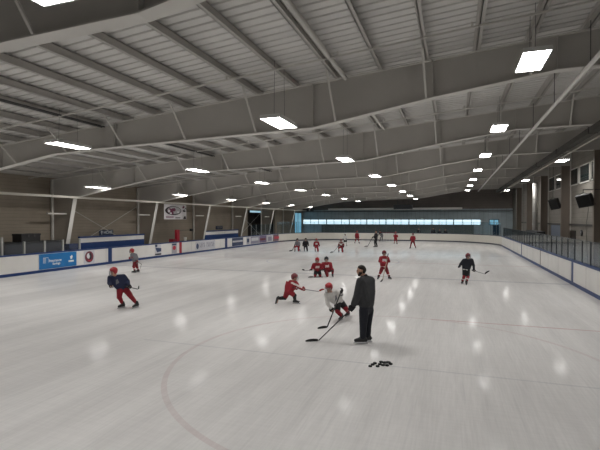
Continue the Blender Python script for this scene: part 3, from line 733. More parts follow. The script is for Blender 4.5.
# scorekeeper's table with a white bucket
a_, b_ = wx(-21.7, 183), wx(-21.7, 200)
st = empty('score_table', (-21.8, (a_ + b_) / 2, 0)); tag(st, 'dark narrow table behind the left boards, right of the red post', 'table')
mb = MB(); mb.box(-22.2, -21.4, a_, b_, .98, 1.04); mb.build('tabletop', DGREY, st, st.location)
for (x, y) in ((-22.1, a_ + .1), (-21.5, a_ + .1), (-22.1, b_ - .1), (-21.5, b_ - .1)):
    mb = MB(); mb.box(x - .03, x + .03, y - .03, y + .03, -.03, .98); mb.build('leg', DGREY, st, st.location)
w_ = wx(-21.7, 185.2); mb = MB(); mb.lathe([(.10, 1.04), (.13, 1.36), (.125, 1.36), (.11, 1.30)], (-21.7, w_, 0))
bk = mb.build('bucket', WPIPE, org=(-21.7, w_, 1.04), smooth=False); tag(bk, 'small white bucket on the dark table beside the red post', 'bucket')
mb = MB(); mb.tube([(-21.7 - .13, w_, 1.34), (-21.7 - .1, w_, 1.43), (-21.7, w_, 1.47), (-21.7 + .1, w_, 1.43), (-21.7 + .13, w_, 1.34)], .006, 5); mb.build('handle', DARKP, bk, bk.location)
# wall signs
def wall_sign(pa, pb, ya, yb, txt, m, lab, tm, icon=False):
    a, b = wx(UL, pa), wx(UL, pb); w = (a + b) / 2; z1, z0 = hy(UL, w, ya), hy(UL, w, yb)
    root = empty('wall_sign', (UL, w, z0)); tag(root, lab, 'sign', 'team name signs on the left wall')
    mb = MB(); mb.box(UL, UL + .04, a, b, z0, z1); mb.build('panel', m, root, root.location)
    mb = text_mb(txt, (z1 - z0) * .78, (UL + .043, w + (.12 * (b - a) if icon else 0), (z0 + z1) / 2), (0, 1, 0), (0, 0, 1), bold=.008); mb.build('lettering', tm, root, root.location)
    if icon:
        y = a + .16 * (b - a); h = (z0 + z1) / 2; mb = MB()
        mb.prism([(y - .13, h + .02), (y + .13, h + .02), (y, h + .16)], 'x', UL + .04, UL + .045); mb.box(UL + .04, UL + .045, y - .04, y + .04, h - .13, h + .02); mb.build('arrow', tm, root, root.location)
SIGN = mat('sign_navy', (.015, .03, .07), rough=.5); SIGNT = mat('sign_white', (.55, .58, .62), rough=.5)
wall_sign(99, 112.7, 229.8, 235.2, 'HOME', SIGN, 'navy HOME sign with white letters on the left wall above the nearer bench', SIGNT, True)
wall_sign(215.8, 222.3, 225.8, 229.2, 'VISITOR', SIGN, 'small dark VISITOR sign on the left wall above the farther bench', mat('sign_dim', (.2, .2, .19), rough=.6))
# banner
a, b = wx(-21.6, 162), wx(-21.6, 184.2); w = (a + b) / 2; z1, z0 = 4.10, hy(-21.6, w, 219.3)
bn = empty('banner', (-21.4, w, z0)); tag(bn, 'white club banner with an oval emblem hung from the cream rail', 'banner')
XB = -21.40; nb_ = 16; mb = MB(); vs = []; fs = []
for i in range(nb_ + 1):
    y = a + (b - a) * i / nb_; dx = .02 * math.sin(i * 1.3)
    for z in (z0, (z0 + z1) / 2, z1): vs.append((XB + dx * (1 if z < z1 else .2), y, z))
for i in range(nb_):
    for k in (0, 1): fs.append((3 * i + k, 3 * i + 3 + k, 3 * i + 4 + k, 3 * i + 1 + k))
mb.add(vs, fs); sh = mb.build('sheet', mat('banner_white', (.62, .60, .61), rough=.8, noise=.08, nscale=2), bn, bn.location, fix=False)
sm = sh.modifiers.new('thick', 'SOLIDIFY'); sm.thickness = .01
L = b - a; Hh = z1 - z0
def bq(pts, d0, d1, m, name='print'): m_ = MB(); m_.prism([(a + L * p, z0 + Hh * q) for p, q in pts], 'x', XB + d0, XB + d1); m_.build(name, m, bn, bn.location)
def bdisc(cx, cy, rx, ry, n=28): return [(cx + rx * math.cos(2 * PI * i / n), cy + ry * math.sin(2 * PI * i / n)) for i in range(n)]
PBK = mat('print_black', (.03, .02, .025), rough=.7); PMR = mat('print_maroon', (.14, .02, .06), rough=.7); PGR = mat('print_grey', (.40, .39, .40), rough=.7); PW = mat('print_white', (.66, .65, .66), rough=.7)
bq(bdisc(.39, .58, .36, .30), .030, .034, PBK, 'emblem'); bq(bdisc(.42, .60, .30, .24), .034, .037, PGR, 'emblem')
bq([(.10, .55), (.22, .74), (.34, .66), (.40, .45), (.36, .30), (.24, .36)], .037, .040, PMR, 'emblem'); bq(bdisc(.19, .55, .05, .10), .040, .043, PW, 'emblem'); bq(bdisc(.27, .40, .05, .06), .040, .043, PW, 'emblem')
bq([(.30, .72), (.44, .76), (.50, .62), (.42, .52), (.34, .58)], .037, .040, PMR, 'emblem'); bq(bdisc(.60, .48, .05, .07), .037, .040, PW, 'emblem')
bq([(.06, .10), (.40, .10), (.40, .20), (.06, .20)], .030, .034, mat('print_rose', (.30, .20, .24), rough=.7), 'print_line'); bq([(.48, .08), (.70, .08), (.70, .13), (.48, .13)], .030, .034, PBK, 'print_line')
bq([(.80, .58), (.86, .64), (.97, .82), (.99, .70), (.96, .56), (.88, .50)], .030, .034, PBK, 'emblem'); bq([(.79, .80), (.86, .95), (.92, .86), (.84, .74)], .030, .034, PMR, 'emblem'); bq(bdisc(.94, .66, .04, .08), .034, .037, PW, 'emblem'); bq([(.84, .02), (.98, .02), (.95, .22), (.88, .20)], .030, .034, PBK, 'print')
for y in (a + .1, w, b - .1): mb = MB(); mb.tube([(XB, y, z1 - .02), (-21.365, y, 4.15)], .012, 5); mb.build('tie', WIRE, bn, bn.location)

# ------------------------------------------------------------------ goal at the far end
gx, gy = -8.0, 57.0
gl = empty('hockey_goal', (gx, gy, 0)); tag(gl, 'red hockey goal with white net at the far end of the ice', 'goal')
mb = MB(); mb.tube([(gx - .915, gy, 0), (gx - .915, gy, 1.19), (gx - .88, gy, 1.22), (gx + .88, gy, 1.22), (gx + .915, gy, 1.19), (gx + .915, gy, 0)], .022, 8); mb.build('goal_frame', mat('goal_red', (.20, .02, .03), rough=.5), gl, gl.location, smooth=True)
mb = MB(); mb.tube([(gx - .915, gy, .03), (gx - 1.05, gy + .5, .03), (gx - .6, gy + 1.1, .03), (gx + .6, gy + 1.1, .03), (gx + 1.05, gy + .5, .03), (gx + .915, gy, .03)], .025, 8); mb.build('base_frame', ADW, gl, gl.location, smooth=True)
mb = MB()
base = [(gx - .915, gy), (gx - 1.0, gy + .4), (gx - .9, gy + .8), (gx - .6, gy + 1.1), (gx - .2, gy + 1.12), (gx + .2, gy + 1.12), (gx + .6, gy + 1.1), (gx + .9, gy + .8), (gx + 1.0, gy + .4), (gx + .915, gy)]
tops = [(gx - .915 + 1.83 * i / 9, gy + .02 + .45 * math.sin(PI * i / 9)) for i in range(10)]
for i in range(10):
    mb.tube([(*base[i], .03), (*[(p + q) / 2 for p, q in zip(base[i], tops[i])], .8), (*tops[i], 1.2)], .008, 4)
for k in range(1, 9):
    f = k / 9; mb.tube([(*[(1 - f) * p + f * q for p, q in zip(base[i], tops[i])], .03 + 1.17 * f) for i in range(10)], .008, 4)
mb.build('net', ADW, gl, gl.location)

# ================================================================== PEOPLE
SKIN = mat('skin', (.48, .27, .19), rough=.6)
def cloth(name, c, n=.12): return mat(name, c, rough=.85, noise=n, nscale=14)
C_RED = cloth('cloth_red', (.25, .012, .022)); C_WHITE = cloth('cloth_white', (.62, .60, .58)); C_NAVY = cloth('cloth_navy', (.012, .018, .055))
C_BLACK = cloth('cloth_black', (.012, .012, .014)); C_GREY = cloth('cloth_grey', (.17, .17, .19)); C_CHAR = cloth('cloth_charcoal', (.042, .043, .047))
C_DARKRED = cloth('cloth_dark_red', (.15, .010, .016)); C_INK = cloth('cloth_ink', (.012, .014, .022))
H_RED = mat('helmet_red', (.40, .02, .03), rough=.3); H_BLACK = mat('helmet_black', (.015, .015, .018), rough=.3); H_WHITE = mat('helmet_white', (.6, .6, .6), rough=.3); H_MAROON = mat('helmet_maroon', (.16, .015, .025), rough=.3)
CAGE = mat('cage_wire', (.16, .16, .17), rough=.4, metal=.6); BLADE = mat('skate_steel', (.55, .56, .58), rough=.25, metal=.9)
BOOT = mat('boot_black', (.014, .014, .016), rough=.45); HAIR = mat('hair_dark', (.02, .014, .011), rough=.8)
EYEM = mat('eye_dark', (.02, .015, .012), rough=.2); STICKB = mat('stick_black', (.02, .02, .022), rough=.4); STICKW = mat('stick_wood', (.38, .30, .22), rough=.5)
STICKG = mat('stick_grey', (.22, .22, .24), rough=.4); TAPE = mat('stick_tape', (.03, .03, .03), rough=.9); STICKR = mat('stick_red', (.30, .03, .03), rough=.4)
UP = Vector((0, 0, 1))
def hand_hulls(c, wrist, d, r):
    # palm, four curled fingers and a thumb around a bar through c with direction d; r = finger radius
    c, wrist = Vector(c), Vector(wrist); d = Vector(d).normalized()
    n = (wrist - c); n = n - d * n.dot(d)
    if n.length < 1e-3: n = UP.cross(d)
    n.normalize(); m = n.cross(d).normalized(); k = r / .011
    pc = c + n * .034 * k
    H = [[(pc + d * .034 * k, r * 1.35), (pc - d * .034 * k, r * 1.35), (pc + n * .03 * k, r * 1.6)], [(pc + n * .02 * k, r * 1.7), (wrist, r * 1.9)]]
    for i, ln in enumerate((.92, 1.0, .95, .8)):
        o = d * (.036 - .024 * i) * k
        p0, p1, p2 = pc + o + m * .010 * k, c + o + m * .033 * k * ln, c + o - n * .026 * k * ln + m * .012 * k
        H += [[(p0, r), (p1, r * .95)], [(p1, r * .95), (p2, r * .85)]]
    t0, t1, t2 = pc + d * .045 * k, c + d * .05 * k - m * .032 * k, c + d * .045 * k - n * .02 * k - m * .022 * k
    H += [[(t0, r * 1.1), (t1, r)], [(t1, r), (t2, r * .9)]]
    return H
def person(label, J, look, vox=.02, detail=True):
    """J: head, neck, pelvis, sA,sB shoulders, eA,eB elbows, hA,hB hands, pA,pB hips, kA,kB knees, aA,aB ankles, tA,tB toe directions, face, sd (hand bar direction); world points"""
    V = {k: Vector(v) for k, v in J.items() if not isinstance(v, (int, float))}
    k = J.get('k', 1.0)
    org = Vector(((V['aA'].x + V['aB'].x) / 2, (V['aA'].y + V['aB'].y) / 2, 0)); f = V['face'].normalized(); sd = f.cross(UP).normalized()
    hd = V['head']; HR = (.110 if look.get('helmet') else .104) * (k ** .4)
    sdir = {s: V.get('d' + s, V.get('sd', UP)) for s in 'AB'}
    def wrist(s): return V['h' + s] + (V['e' + s] - V['h' + s]).normalized() * .075 * k
    # ---- body: one continuous mesh
    B_ = [[(hd + UP * HR * .35, (HR * .80, HR * .80, HR * .80)), (hd - f * HR * .2 + UP * .02, HR * .82), (hd - UP * HR * .55 + f * HR * .25, HR * .52)],
          [(hd - UP * HR * .9 + f * HR * .35, HR * .33), (hd + f * HR * .3, HR * .60)],
          [(hd + f * HR * .86 - UP * HR * .12, HR * .13), (hd + f * HR * .70 + UP * HR * .25, HR * .12)],
          [(hd + f * HR * .74 - UP * HR * .48 + sd * HR * .18, HR * .10), (hd + f * HR * .74 - UP * HR * .48 - sd * HR * .18, HR * .10)],
          [(hd + sd * HR * .80 + UP * .0, (HR * .16, HR * .16, HR * .26))], [(hd - sd * HR * .80, (HR * .16, HR * .16, HR * .26))],
          [(hd - UP * HR * .5 - f * .01, .052 * k), (V['neck'], .058 * k)]]
    mid = (V['neck'] + V['pelvis']) / 2
    B_ += [[(V['sA'], .055 * k), (V['sB'], .055 * k), (mid + (V['sA'] - V['sB']) * .3, .085 * k), (mid - (V['sA'] - V['sB']) * .3, .085 * k), (V['neck'], .05 * k)],
           [(mid + (V['sA'] - V['sB']) * .3, .085 * k), (mid - (V['sA'] - V['sB']) * .3, .085 * k), (V['pA'], .085 * k), (V['pB'], .085 * k)]]
    for s in 'AB':
        B_ += [[(V['s' + s], .052 * k), (V['e' + s], .040 * k)], [(V['e' + s], .040 * k), (wrist(s), .028 * k)]]
        B_ += hand_hulls(V['h' + s], wrist(s), sdir[s], .0095 * k)
        B_ += [[(V['p' + s], .085 * k), (V['k' + s], .055 * k)], [(V['k' + s], .055 * k), (V['k' + s].lerp(V['a' + s], .35), .056 * k)], [(V['k' + s].lerp(V['a' + s], .35), .056 * k), (V['a' + s], .038 * k)],
               [(V['a' + s], .036 * k), (V['a' + s] - UP * .05 * k - V['t' + s] * .03, .034 * k), (V['a' + s] + V['t' + s] * .12 * k - UP * .06 * k, .026 * k)]]
    root = blob('person', B_, SKIN, None, org, voxel=vox * .75 if detail else vox, smooth=2, res=1 if not detail else 2)
    tag(root, label, 'person', look.get('group'))
    res = 2 if detail else 1
    jk = look.get('puff', 1.0)
    # ---- jersey or jacket
    hem = V['pelvis'] - (V['neck'] - V['pelvis']).normalized() * look.get('hem', .04) * k
    sh = (V['pA'] - V['pB']).normalized() * .07 * k
    JR = [[(V['sA'], .078 * k * jk), (V['sB'], .078 * k * jk), (mid + (V['sA'] - V['sB']) * .36, .112 * k * jk), (mid - (V['sA'] - V['sB']) * .36, .112 * k * jk), (V['neck'] - UP * .02, .07 * k)],
          [(mid + (V['sA'] - V['sB']) * .36, .112 * k * jk), (mid - (V['sA'] - V['sB']) * .36, .112 * k * jk), (hem + sh, .105 * k * jk), (hem - sh, .105 * k * jk)]]
    for s in 'AB':
        JR += [[(V['s' + s], .082 * k * jk), (V['e' + s], .066 * k * jk)], [(V['e' + s], .066 * k * jk), (V['h' + s].lerp(V['e' + s], .36), .055 * k * jk)]]
    ax = (V['neck'] - hem).normalized(); tl = (V['neck'] - hem).length
    st = look.get('stripes', '')
    ch = V['neck'] * .62 + V['pelvis'] * .38
    def pj(c):
        t = (c - hem).dot(ax) / tl; lat = (c - mid).dot((V['sA'] - V['sB']).normalized())
        if 'h' in st and -.02 < t < .07 and abs(lat) < .22 * k: return 1
        if 'c' in st and (c - ch).dot(f) > .03 * k and abs((c - ch).dot(ax)) < .065 * k and abs(lat) < .10 * k: return 1
        if 's' in st:
            for s in 'AB':
                q = V['e' + s].lerp(V['h' + s], .25)
                if abs((c - q).dot((V['e' + s] - V['h' + s]).normalized())) < .03 * k and (c - q).length < .12 * k: return 1
        if 'y' in st and t > .80 and abs(lat) > .06 * k and (c - V['neck']).length > .1 * k and t < .95: return 1
        return 0
    o = blob(look.get('top_name', 'jersey'), JR, [look['jersey'], look.get('trim', C_WHITE)], root, org, voxel=vox, paint=pj if st else None, res=res)
    if look.get('top_name') == 'jacket':
        cl = blob('collar', [[(V['neck'] + UP * .015 + sd * .045, .045), (V['neck'] + UP * .015 - sd * .045, .045), (V['neck'] + UP * .03 - f * .03, .045)]], C_BLACK, o, org, voxel=vox * .8, res=2)
    # ---- legwear
    if look.get('long'):
        for_l = [[(V['pA'], .098 * k), (V['pB'], .098 * k), (V['pelvis'] + UP * .06, .10 * k)], [(V['pA'] + UP * .05 * k, .10 * k), (V['pB'] + UP * .05 * k, .10 * k), (V['pelvis'] + (V['neck'] - V['pelvis']) * .30, .112 * k)]]
        for s in 'AB': for_l += [[(V['p' + s], .105 * k), (V['k' + s], .078 * k)], [(V['k' + s], .078 * k), (V['a' + s] + UP * .03, .068 * k)]]
        blob('trousers', for_l, look['pants'], root, org, voxel=vox, res=res)
    else:
        P_ = [[(V['pA'], .10 * k), (V['pB'], .10 * k), (V['pelvis'] + UP * .05 * k, .105 * k)]]
        for s in 'AB': P_ += [[(V['p' + s], .112 * k), (V['p' + s].lerp(V['k' + s], .82), .092 * k)]]
        blob('hockey_pants', P_, look['pants'], root, org, voxel=vox, res=res)
        for s in 'AB':
            kk, aa = V['k' + s], V['a' + s]
            S_ = [[(kk, .078 * k), (kk.lerp(aa, .5), .068 * k)], [(kk.lerp(aa, .5), .068 * k), (aa + (kk - aa) * .12, .050 * k)], [(kk + V['t' + s] * .02, .074 * k)]]
            def ps(c, kk=kk, aa=aa):
                t = (c - kk).dot((aa - kk).normalized()) / (aa - kk).length
                return 1 if .42 < t < .60 else 0
            blob('sock', S_, [look['sock'], look.get('sock_trim', C_WHITE)], root, org, voxel=vox, paint=ps if look.get('sock_stripe') else None, res=res)
    # ---- skates
    for s in 'AB':
        a_, t_ = V['a' + s], V['t' + s].normalized(); dn = J.get('down' + s); dn = Vector(dn).normalized() if dn is not None else -UP
        S_ = [[(a_ - dn * .05 * k, .056 * k), (a_ + dn * .02 * k - t_ * .02 * k, .056 * k)], [(a_ + dn * .045 * k - t_ * .055 * k, .040 * k), (a_ + dn * .02 * k, .052 * k), (a_ + dn * .055 * k + t_ * .15 * k, .034 * k)]]
        sk = blob('skate', S_, BOOT, root, org, voxel=vox * .8, res=res)
        mb = MB(); b0 = a_ + dn * .085 * k; sdv = t_.cross(dn).normalized()
        mb.obox(b0 + t_ * .05 * k + dn * .012, t_ * .13 * k, sdv * .010, dn * .012); mb.obox(b0 + t_ * .05 * k + dn * .031, t_ * .145 * k, sdv * .004, dn * .012)
        mb.obox(b0 - t_ * .04 * k - dn * .004, t_ * .03 * k, sdv * .012, dn * .016); mb.obox(b0 + t_ * .13 * k - dn * .004, t_ * .03 * k, sdv * .012, dn * .016)
        b_ = mb.build('skate_blade', BLADE, sk, org)
    # ---- gloves
    if look.get('glove'):
        for s in 'AB':
            G_ = hand_hulls(V['h' + s], wrist(s), sdir[s], .0165 * k)
            G_ += [[(wrist(s), .046 * k), (wrist(s) + (V['e' + s] - V['h' + s]).normalized() * .07 * k, .056 * k)], [(V['h' + s] + (wrist(s) - V['h' + s]) * .5, .046 * k), (wrist(s), .044 * k)]]
            blob('glove', G_, look['glove'], root, org, voxel=min(vox * .75, .014) if detail else vox, smooth=1, res=1)
    # ---- head gear
    if look.get('helmet'):
        H_ = [[(hd + UP * HR * .52 + f * .012, (HR * 1.02, HR * 1.02, HR * .75)), (hd - f * HR * .30 + UP * HR * .25, HR * .98)], [(hd - f * HR * .36 - UP * HR * .18, HR * .86)], [(hd + UP * HR * .55 + f * HR * .55, (HR * .5, HR * .5, HR * .28)), (hd + UP * HR * .6, HR * .8)]]
        for sg in (-1, 1): H_ += [[(hd + sd * sg * HR * .80 - f * HR * .1 + UP * HR * .1, HR * .26), (hd + sd * sg * HR * .78 - UP * HR * .3, HR * .2)]]
        hm = blob('helmet', H_, look['helmet'], root, org, voxel=vox * .8, res=res)
        mb = MB(); q = hd + f * HR * .1
        nb = 5 if detail else 3
        for i in range(nb):
            an = (i - (nb - 1) / 2) * 1.7 / (nb - 1)
            dv = f * math.cos(an) + sd * math.sin(an)
            mb.tube([q + dv * HR * 1.06 + UP * HR * .38, q + dv * HR * 1.14 - UP * HR * .25, q + dv * HR * .95 - UP * HR * 1.0], .0045 if detail else .008, 4)
        for z in (.30, 0.0, -.35, -.68, -.98) if detail else (.2, -.3, -.9):
            rr_ = HR * (1.13 if z > -.6 else 1.02)
            mb.tube([q + (f * math.cos(a) + sd * math.sin(a)) * rr_ + UP * HR * z for a in [-1.05 + .35 * i for i in range(7)]], .0045 if detail else .008, 4)
        mb.build('face_cage', CAGE, hm, org)
    elif look.get('hair'):
        H_ = [[(hd + UP * HR * .55 - f * HR * .12, (HR * .86, HR * .86, HR * .66)), (hd - f * HR * .42 + UP * HR * .1, HR * .76)], [(hd - f * HR * .5 - UP * HR * .35, HR * .5)]]
        blob('hair', H_, look['hair'], root, org, voxel=vox * .7, res=res)
        if look.get('beard'): blob('beard', [[(hd - UP * HR * .86 + f * HR * .36, HR * .36), (hd - UP * HR * .45 + sd * HR * .46 + f * HR * .05, HR * .34), (hd - UP * HR * .45 - sd * HR * .46 + f * HR * .05, HR * .34), (hd - UP * HR * .15 - f * HR * .15, HR * .6)]], look['hair'], root, org, voxel=vox * .6, res=res)
    if detail:
        for sg in (-1, 1):
            mb = MB(); c = hd + f * HR * .76 + sd * sg * HR * .32 + UP * HR * .10
            r_ = HR * .11; mb.lathe([(.001, -r_), (r_ * .7, -r_ * .7), (r_, 0), (r_ * .7, r_ * .7), (.001, r_)], c, 8); mb.build('eye', EYEM, root, org, smooth=True)
    return root
def stick(label, top, heel, tip, m=STICKB, r=.0125, bladem=None, thick=.014, bh=.065):
    top, heel, tip = Vector(top), Vector(heel), Vector(tip); org = Vector((heel.x, heel.y, 0))
    root = empty('hockey_stick', org); tag(root, label, 'hockey stick')
    mb = MB(); mb.bar(top, heel + (top - heel).normalized() * .02, r * 2.1, r * 1.7); mb.build('shaft', m, root, org)
    mb = MB(); mb.bar(top, top.lerp(heel, .12), r * 2.6, r * 2.2); mb.build('grip_tape', TAPE, root, org)
    d = (tip - heel); n = 6; vs = []; fs = []
    nrm = d.cross(UP).normalized(); upv = nrm.cross(d).normalized()
    if upv.z < 0: upv = -upv
    if abs(upv.z) < .3: upv = UP
    for i in range(n + 1):
        t = i / n; c = heel + d * t + nrm * .035 * t * t; hh = bh * (.75 + .25 * math.sin(PI * min(t * 1.2, 1)) if t < .85 else .8 - (t - .85) * 2.2)
        for s_ in (-1, 1): vs += [c + nrm * s_ * thick / 2, c + nrm * s_ * thick / 2 + upv * hh]
    for i in range(n):
        o = 4 * i
        fs += [(o, o + 1, o + 5, o + 4), (o + 2, o + 6, o + 7, o + 3), (o + 1, o + 3, o + 7, o + 5), (o, o + 4, o + 6, o + 2)]
    fs += [(0, 2, 3, 1), (4 * n, 4 * n + 1, 4 * n + 3, 4 * n + 2)]
    mb = MB(); mb.add(vs, fs); mb.build('blade', bladem or TAPE, root, org)
    return root
def dirv(r, a, up=0): return (CRIGHT * r + CAWAY * a + UP * up).normalized()
def fig(zref):
    return lambda px_, py_, dy=0.0: at(px_, py_, zref + dy)
def foot(px_, py_, k=1.0, lift=0): p = gnd(px_, py_); p.z = .128 * k + lift; return p

# ---- the coach with the stick
z0 = ground_z(343.5); P = fig(z0)
J = dict(head=P(361.0, 270.6), neck=P(364.6, 277.0), pelvis=P(366.6, 307.5), sA=P(361.0, 281.8, -.15), sB=P(370.6, 281.0, .15), eA=P(357.2, 296.5, -.22), eB=P(364, 298, .32),
         hA=P(352.4, 308.2, -.08), hB=P(354.4, 305.5, .12), pA=P(364.2, 310.5, -.08), pB=P(369.0, 310.5, .08), kA=P(363.4, 326, -.10), kB=P(368.0, 325.5, .07),
         aA=P(363.2, 338.4, -.08), aB=P(367.8, 337.8, .08), tA=dirv(-1, .05), tB=dirv(-1, .2), face=dirv(-1, .22, -.12), k=1.15)
for s in 'AB': J['a' + s].z = .128 * 1.15
sd0 = gnd(318.5, 341.5) - P(353.6, 306.8, .0); J['sd'] = sd0
person('man in charcoal jacket and black trousers on skates, stick lowered, facing left', J, dict(jersey=C_CHAR, top_name='jacket', pants=C_INK, long=True, glove=C_BLACK, hair=HAIR, beard=True, hem=-.075, puff=1.22), vox=.016)
heel = gnd(318.0, 342.0); tip = gnd(306.0, 343.0); heel.z = .012; tip.z = .012
top = P(356.2, 304.2, .08)
stick('black hockey stick lowered to the ice by the man in charcoal', top, heel, tip, STICKB)

# ---- white jersey player leaning in beside him
z0 = ground_z(319.5); P = fig(z0); k = .93
J = dict(head=P(328.9, 287.6, -.42), neck=P(331, 292.5, -.32), pelvis=P(339.0, 302.5, 0), sA=P(326.4, 294.5, -.42), sB=P(336.6, 291.6, -.16), eA=P(327.8, 304, -.50), eB=P(341.6, 294.6, -.26), hA=P(332.6, 310.5, -.52), hB=P(341.2, 291.2, -.50),
         pA=P(337.6, 304.0, -.08), pB=P(341.6, 303.2, .08), kA=P(337.6, 311.4, -.26), kB=P(345.8, 308.4, -.06), aA=foot(341.5, 320.6, k), aB=foot(348.2, 316.8, k), tA=dirv(-.5, -.85), tB=dirv(-.6, -.8), face=dirv(-.35, -.9, -.25), k=k)
heel = gnd(327.0, 328.6); tip = gnd(318.5, 330.0); heel.z = tip.z = .012
J['sd'] = J['hB'] - J['hA']
person('child in white jersey and red helmet leaning over a stick beside the man', J, dict(jersey=C_WHITE, stripes='c', trim=C_GREY, pants=C_BLACK, sock=C_RED, glove=C_BLACK, helmet=H_RED), vox=.017)
stick('black hockey stick held by the child in white, blade on the ice', J['hB'] + (J['hB'] - J['hA']).normalized() * .08, heel, tip, STICKB)

# ---- red player shooting
z0 = ground_z(304.3); P = fig(z0); k = .95
J = dict(head=P(294.6, 277.3, 0), neck=P(292.6, 281.0, 0), pelvis=P(288.6, 291.5, 0), sA=P(288.0, 282.5, .10), sB=P(296.0, 283.2, -.12), eA=P(286.6, 288, .02), eB=P(298.6, 287.0, -.2), hA=P(295.8, 288.3, -.22), hB=P(303.0, 289.6, -.22),
         pA=P(287.2, 292, .08), pB=P(290.4, 292, -.08), kA=P(285.0, 297.8, .12), kB=P(294.2, 295.6, -.12), aA=foot(277.2, 305, k), aB=foot(295.0, 304.0, k), tA=dirv(-.35, -.8, -.2), tB=dirv(1, -.25), face=dirv(.75, -.6, -.1), k=k)
J['aA'] = P(277.6, 301.6, .12); J['aA'].z = .17; J['tA'] = dirv(-.1, -.55, -.45); J['downA'] = dirv(-.55, .0, -.75)
J['sd'] = J['hB'] - J['hA']
person('child in red jersey shooting, trailing leg stretched back, stick raised forward', J, dict(jersey=C_RED, stripes='y', pants=C_RED, sock=C_BLACK, glove=C_RED, helmet=H_MAROON), vox=.018)
stick('grey hockey stick swung level toward the child in white', J['hA'] - (J['hB'] - J['hA']).normalized() * .12, P(319.6, 291.7, -.22), P(324.4, 289.5, -.22), STICKG, bladem=STICKR)

# ---- navy player on the left
z0 = ground_z(307.6); P = fig(z0); k = .98
J = dict(head=P(113.2, 271.4, -.22), neck=P(115.0, 276.0, -.12), pelvis=P(122.0, 288.0, 0), sA=P(109.6, 277.6, -.16), sB=P(123.4, 276.4, .05), eA=P(108.8, 283.2, -.24), eB=P(127.8, 281.5, .06), hA=P(111.3, 286.4, -.36), hB=P(128.6, 287.2, -.12),
         pA=P(119.6, 289.5, -.05), pB=P(124.8, 289, .05), kA=P(119.0, 297.3, -.12), kB=P(130.8, 296.8, -.02), aA=foot(122.4, 308.0, k), aB=foot(136.4, 307.8, k), tA=dirv(-.6, -.75), tB=dirv(-.45, -.85), face=dirv(-.65, -.75, -.3), k=k)
hs = P(138.2, 289.4, -.15)
J['dB'] = hs - J['hB']; J['dA'] = dirv(.3, .9)
person('child in navy jersey, red helmet and red socks gliding near the left boards', J, dict(jersey=C_NAVY, stripes='c', trim=C_GREY, pants=C_RED, sock=C_RED, sock_stripe=False, glove=C_INK, helmet=H_RED), vox=.017)
stick('black hockey stick trailing right of the child in navy by the left boards', J['hB'] + (J['hB'] - hs).normalized() * .14, hs, P(139.9, 286.4, -.25), STICKB)

# ---- small grey player behind
z0 = ground_z(272.8); P = fig(z0); k = .92
J = dict(head=P(131.7, 250.9, -.05), neck=P(133.0, 253.4, 0), pelvis=P(135.2, 262.0, 0), sA=P(131.4, 254.6, -.12), sB=P(135.8, 254.8, .12), eA=P(131.0, 257.6, -.2), eB=P(137.4, 258.6, .12), hA=P(129.4, 258.2, -.2), hB=P(136.8, 261.4, -.12),
         pA=P(134.6, 262.6, -.08), pB=P(135.8, 262.6, .08), kA=P(133.6, 266.6, -.1), kB=P(136.6, 266.6, .08), aA=foot(134.4, 273.0, k), aB=foot(138.0, 272.3, k), tA=dirv(-1, -.25), tB=dirv(-1, -.15), face=dirv(-.95, -.3, -.1), k=k)
hs = P(141.4, 264.4, -.05); J['dB'] = hs - J['hB']; J['dA'] = UP
person('small child in grey jersey and red helmet skating along the left boards', J, dict(jersey=C_GREY, pants=C_DARKRED, sock=C_RED, sock_stripe=True, glove=C_RED, helmet=H_RED), vox=.02)
tp = gnd(139.6, 270.6)
stick('short dark hockey stick dangling behind the small child in grey', J['hB'] + (J['hB'] - hs).normalized() * .12, hs, P(139.8, 269.6, -.05), STICKB)

# ---- navy player on the right
z0 = ground_z(284.3); P = fig(z0); k = .95
J = dict(head=P(468.1, 256.2, -.05), neck=P(468.1, 259.0, 0), pelvis=P(466.4, 269.2, 0), sA=P(464.2, 260.2, 0), sB=P(471.9, 260.0, 0), eA=P(460.9, 264, .02), eB=P(473.9, 265.5, .02), hA=P(459.2, 267.4, -.12), hB=P(474.2, 270.8, -.12),
         pA=P(464.9, 270, 0), pB=P(468.0, 270, 0), kA=P(464.4, 276.2, -.06), kB=P(468.2, 276.6, -.06), aA=foot(462.7, 284.0, k), aB=foot(466.7, 285.2, k), tA=dirv(-.55, -.8), tB=dirv(-.35, -.9), face=dirv(.05, -1, -.1), k=k)
hs = P(485.6, 274.3, -.1); J['dB'] = hs - J['hB']; J['dA'] = dirv(.2, .8, .2)
person('child in dark navy jersey with red socks on the right side of the ice', J, dict(jersey=C_INK, stripes='h', pants=C_BLACK, sock=C_RED, sock_stripe=True, glove=C_INK, helmet=H_MAROON), vox=.018)
stick('hockey stick held out low to the right by the child in dark navy', J['hB'] + (J['hB'] - hs).normalized() * .12, hs, P(489.9, 271.0, -.15), STICKG)

# ---- red player standing, stick between the legs
z0 = ground_z(279.2); P = fig(z0); k = .95
J = dict(head=P(384.2, 253.2, -.03), neck=P(384.1, 256.2, 0), pelvis=P(384.0, 266.2, 0), sA=P(380.8, 257.7, 0), sB=P(387.6, 257.7, 0), eA=P(379.6, 261.4, -.05), eB=P(389.3, 261.5, -.08), hA=P(385.0, 263.8, -.24), hB=P(387.4, 258.0, -.26),
         pA=P(382.6, 267, 0), pB=P(385.6, 267, 0), kA=P(380.7, 272.3, -.05), kB=P(387.6, 272.3, -.05), aA=foot(378.6, 279.4, k), aB=foot(389.4, 279.4, k), tA=dirv(-.45, -.85), tB=dirv(.45, -.85), face=dirv(.05, -1, -.08), k=k)
heel = gnd(382.7, 280.6); heel.z = .012; tip = gnd(381.6, 282.4); tip.z = .012
J['sd'] = J['hB'] - heel; J['hA'] = J['hB'].lerp(heel, .26)
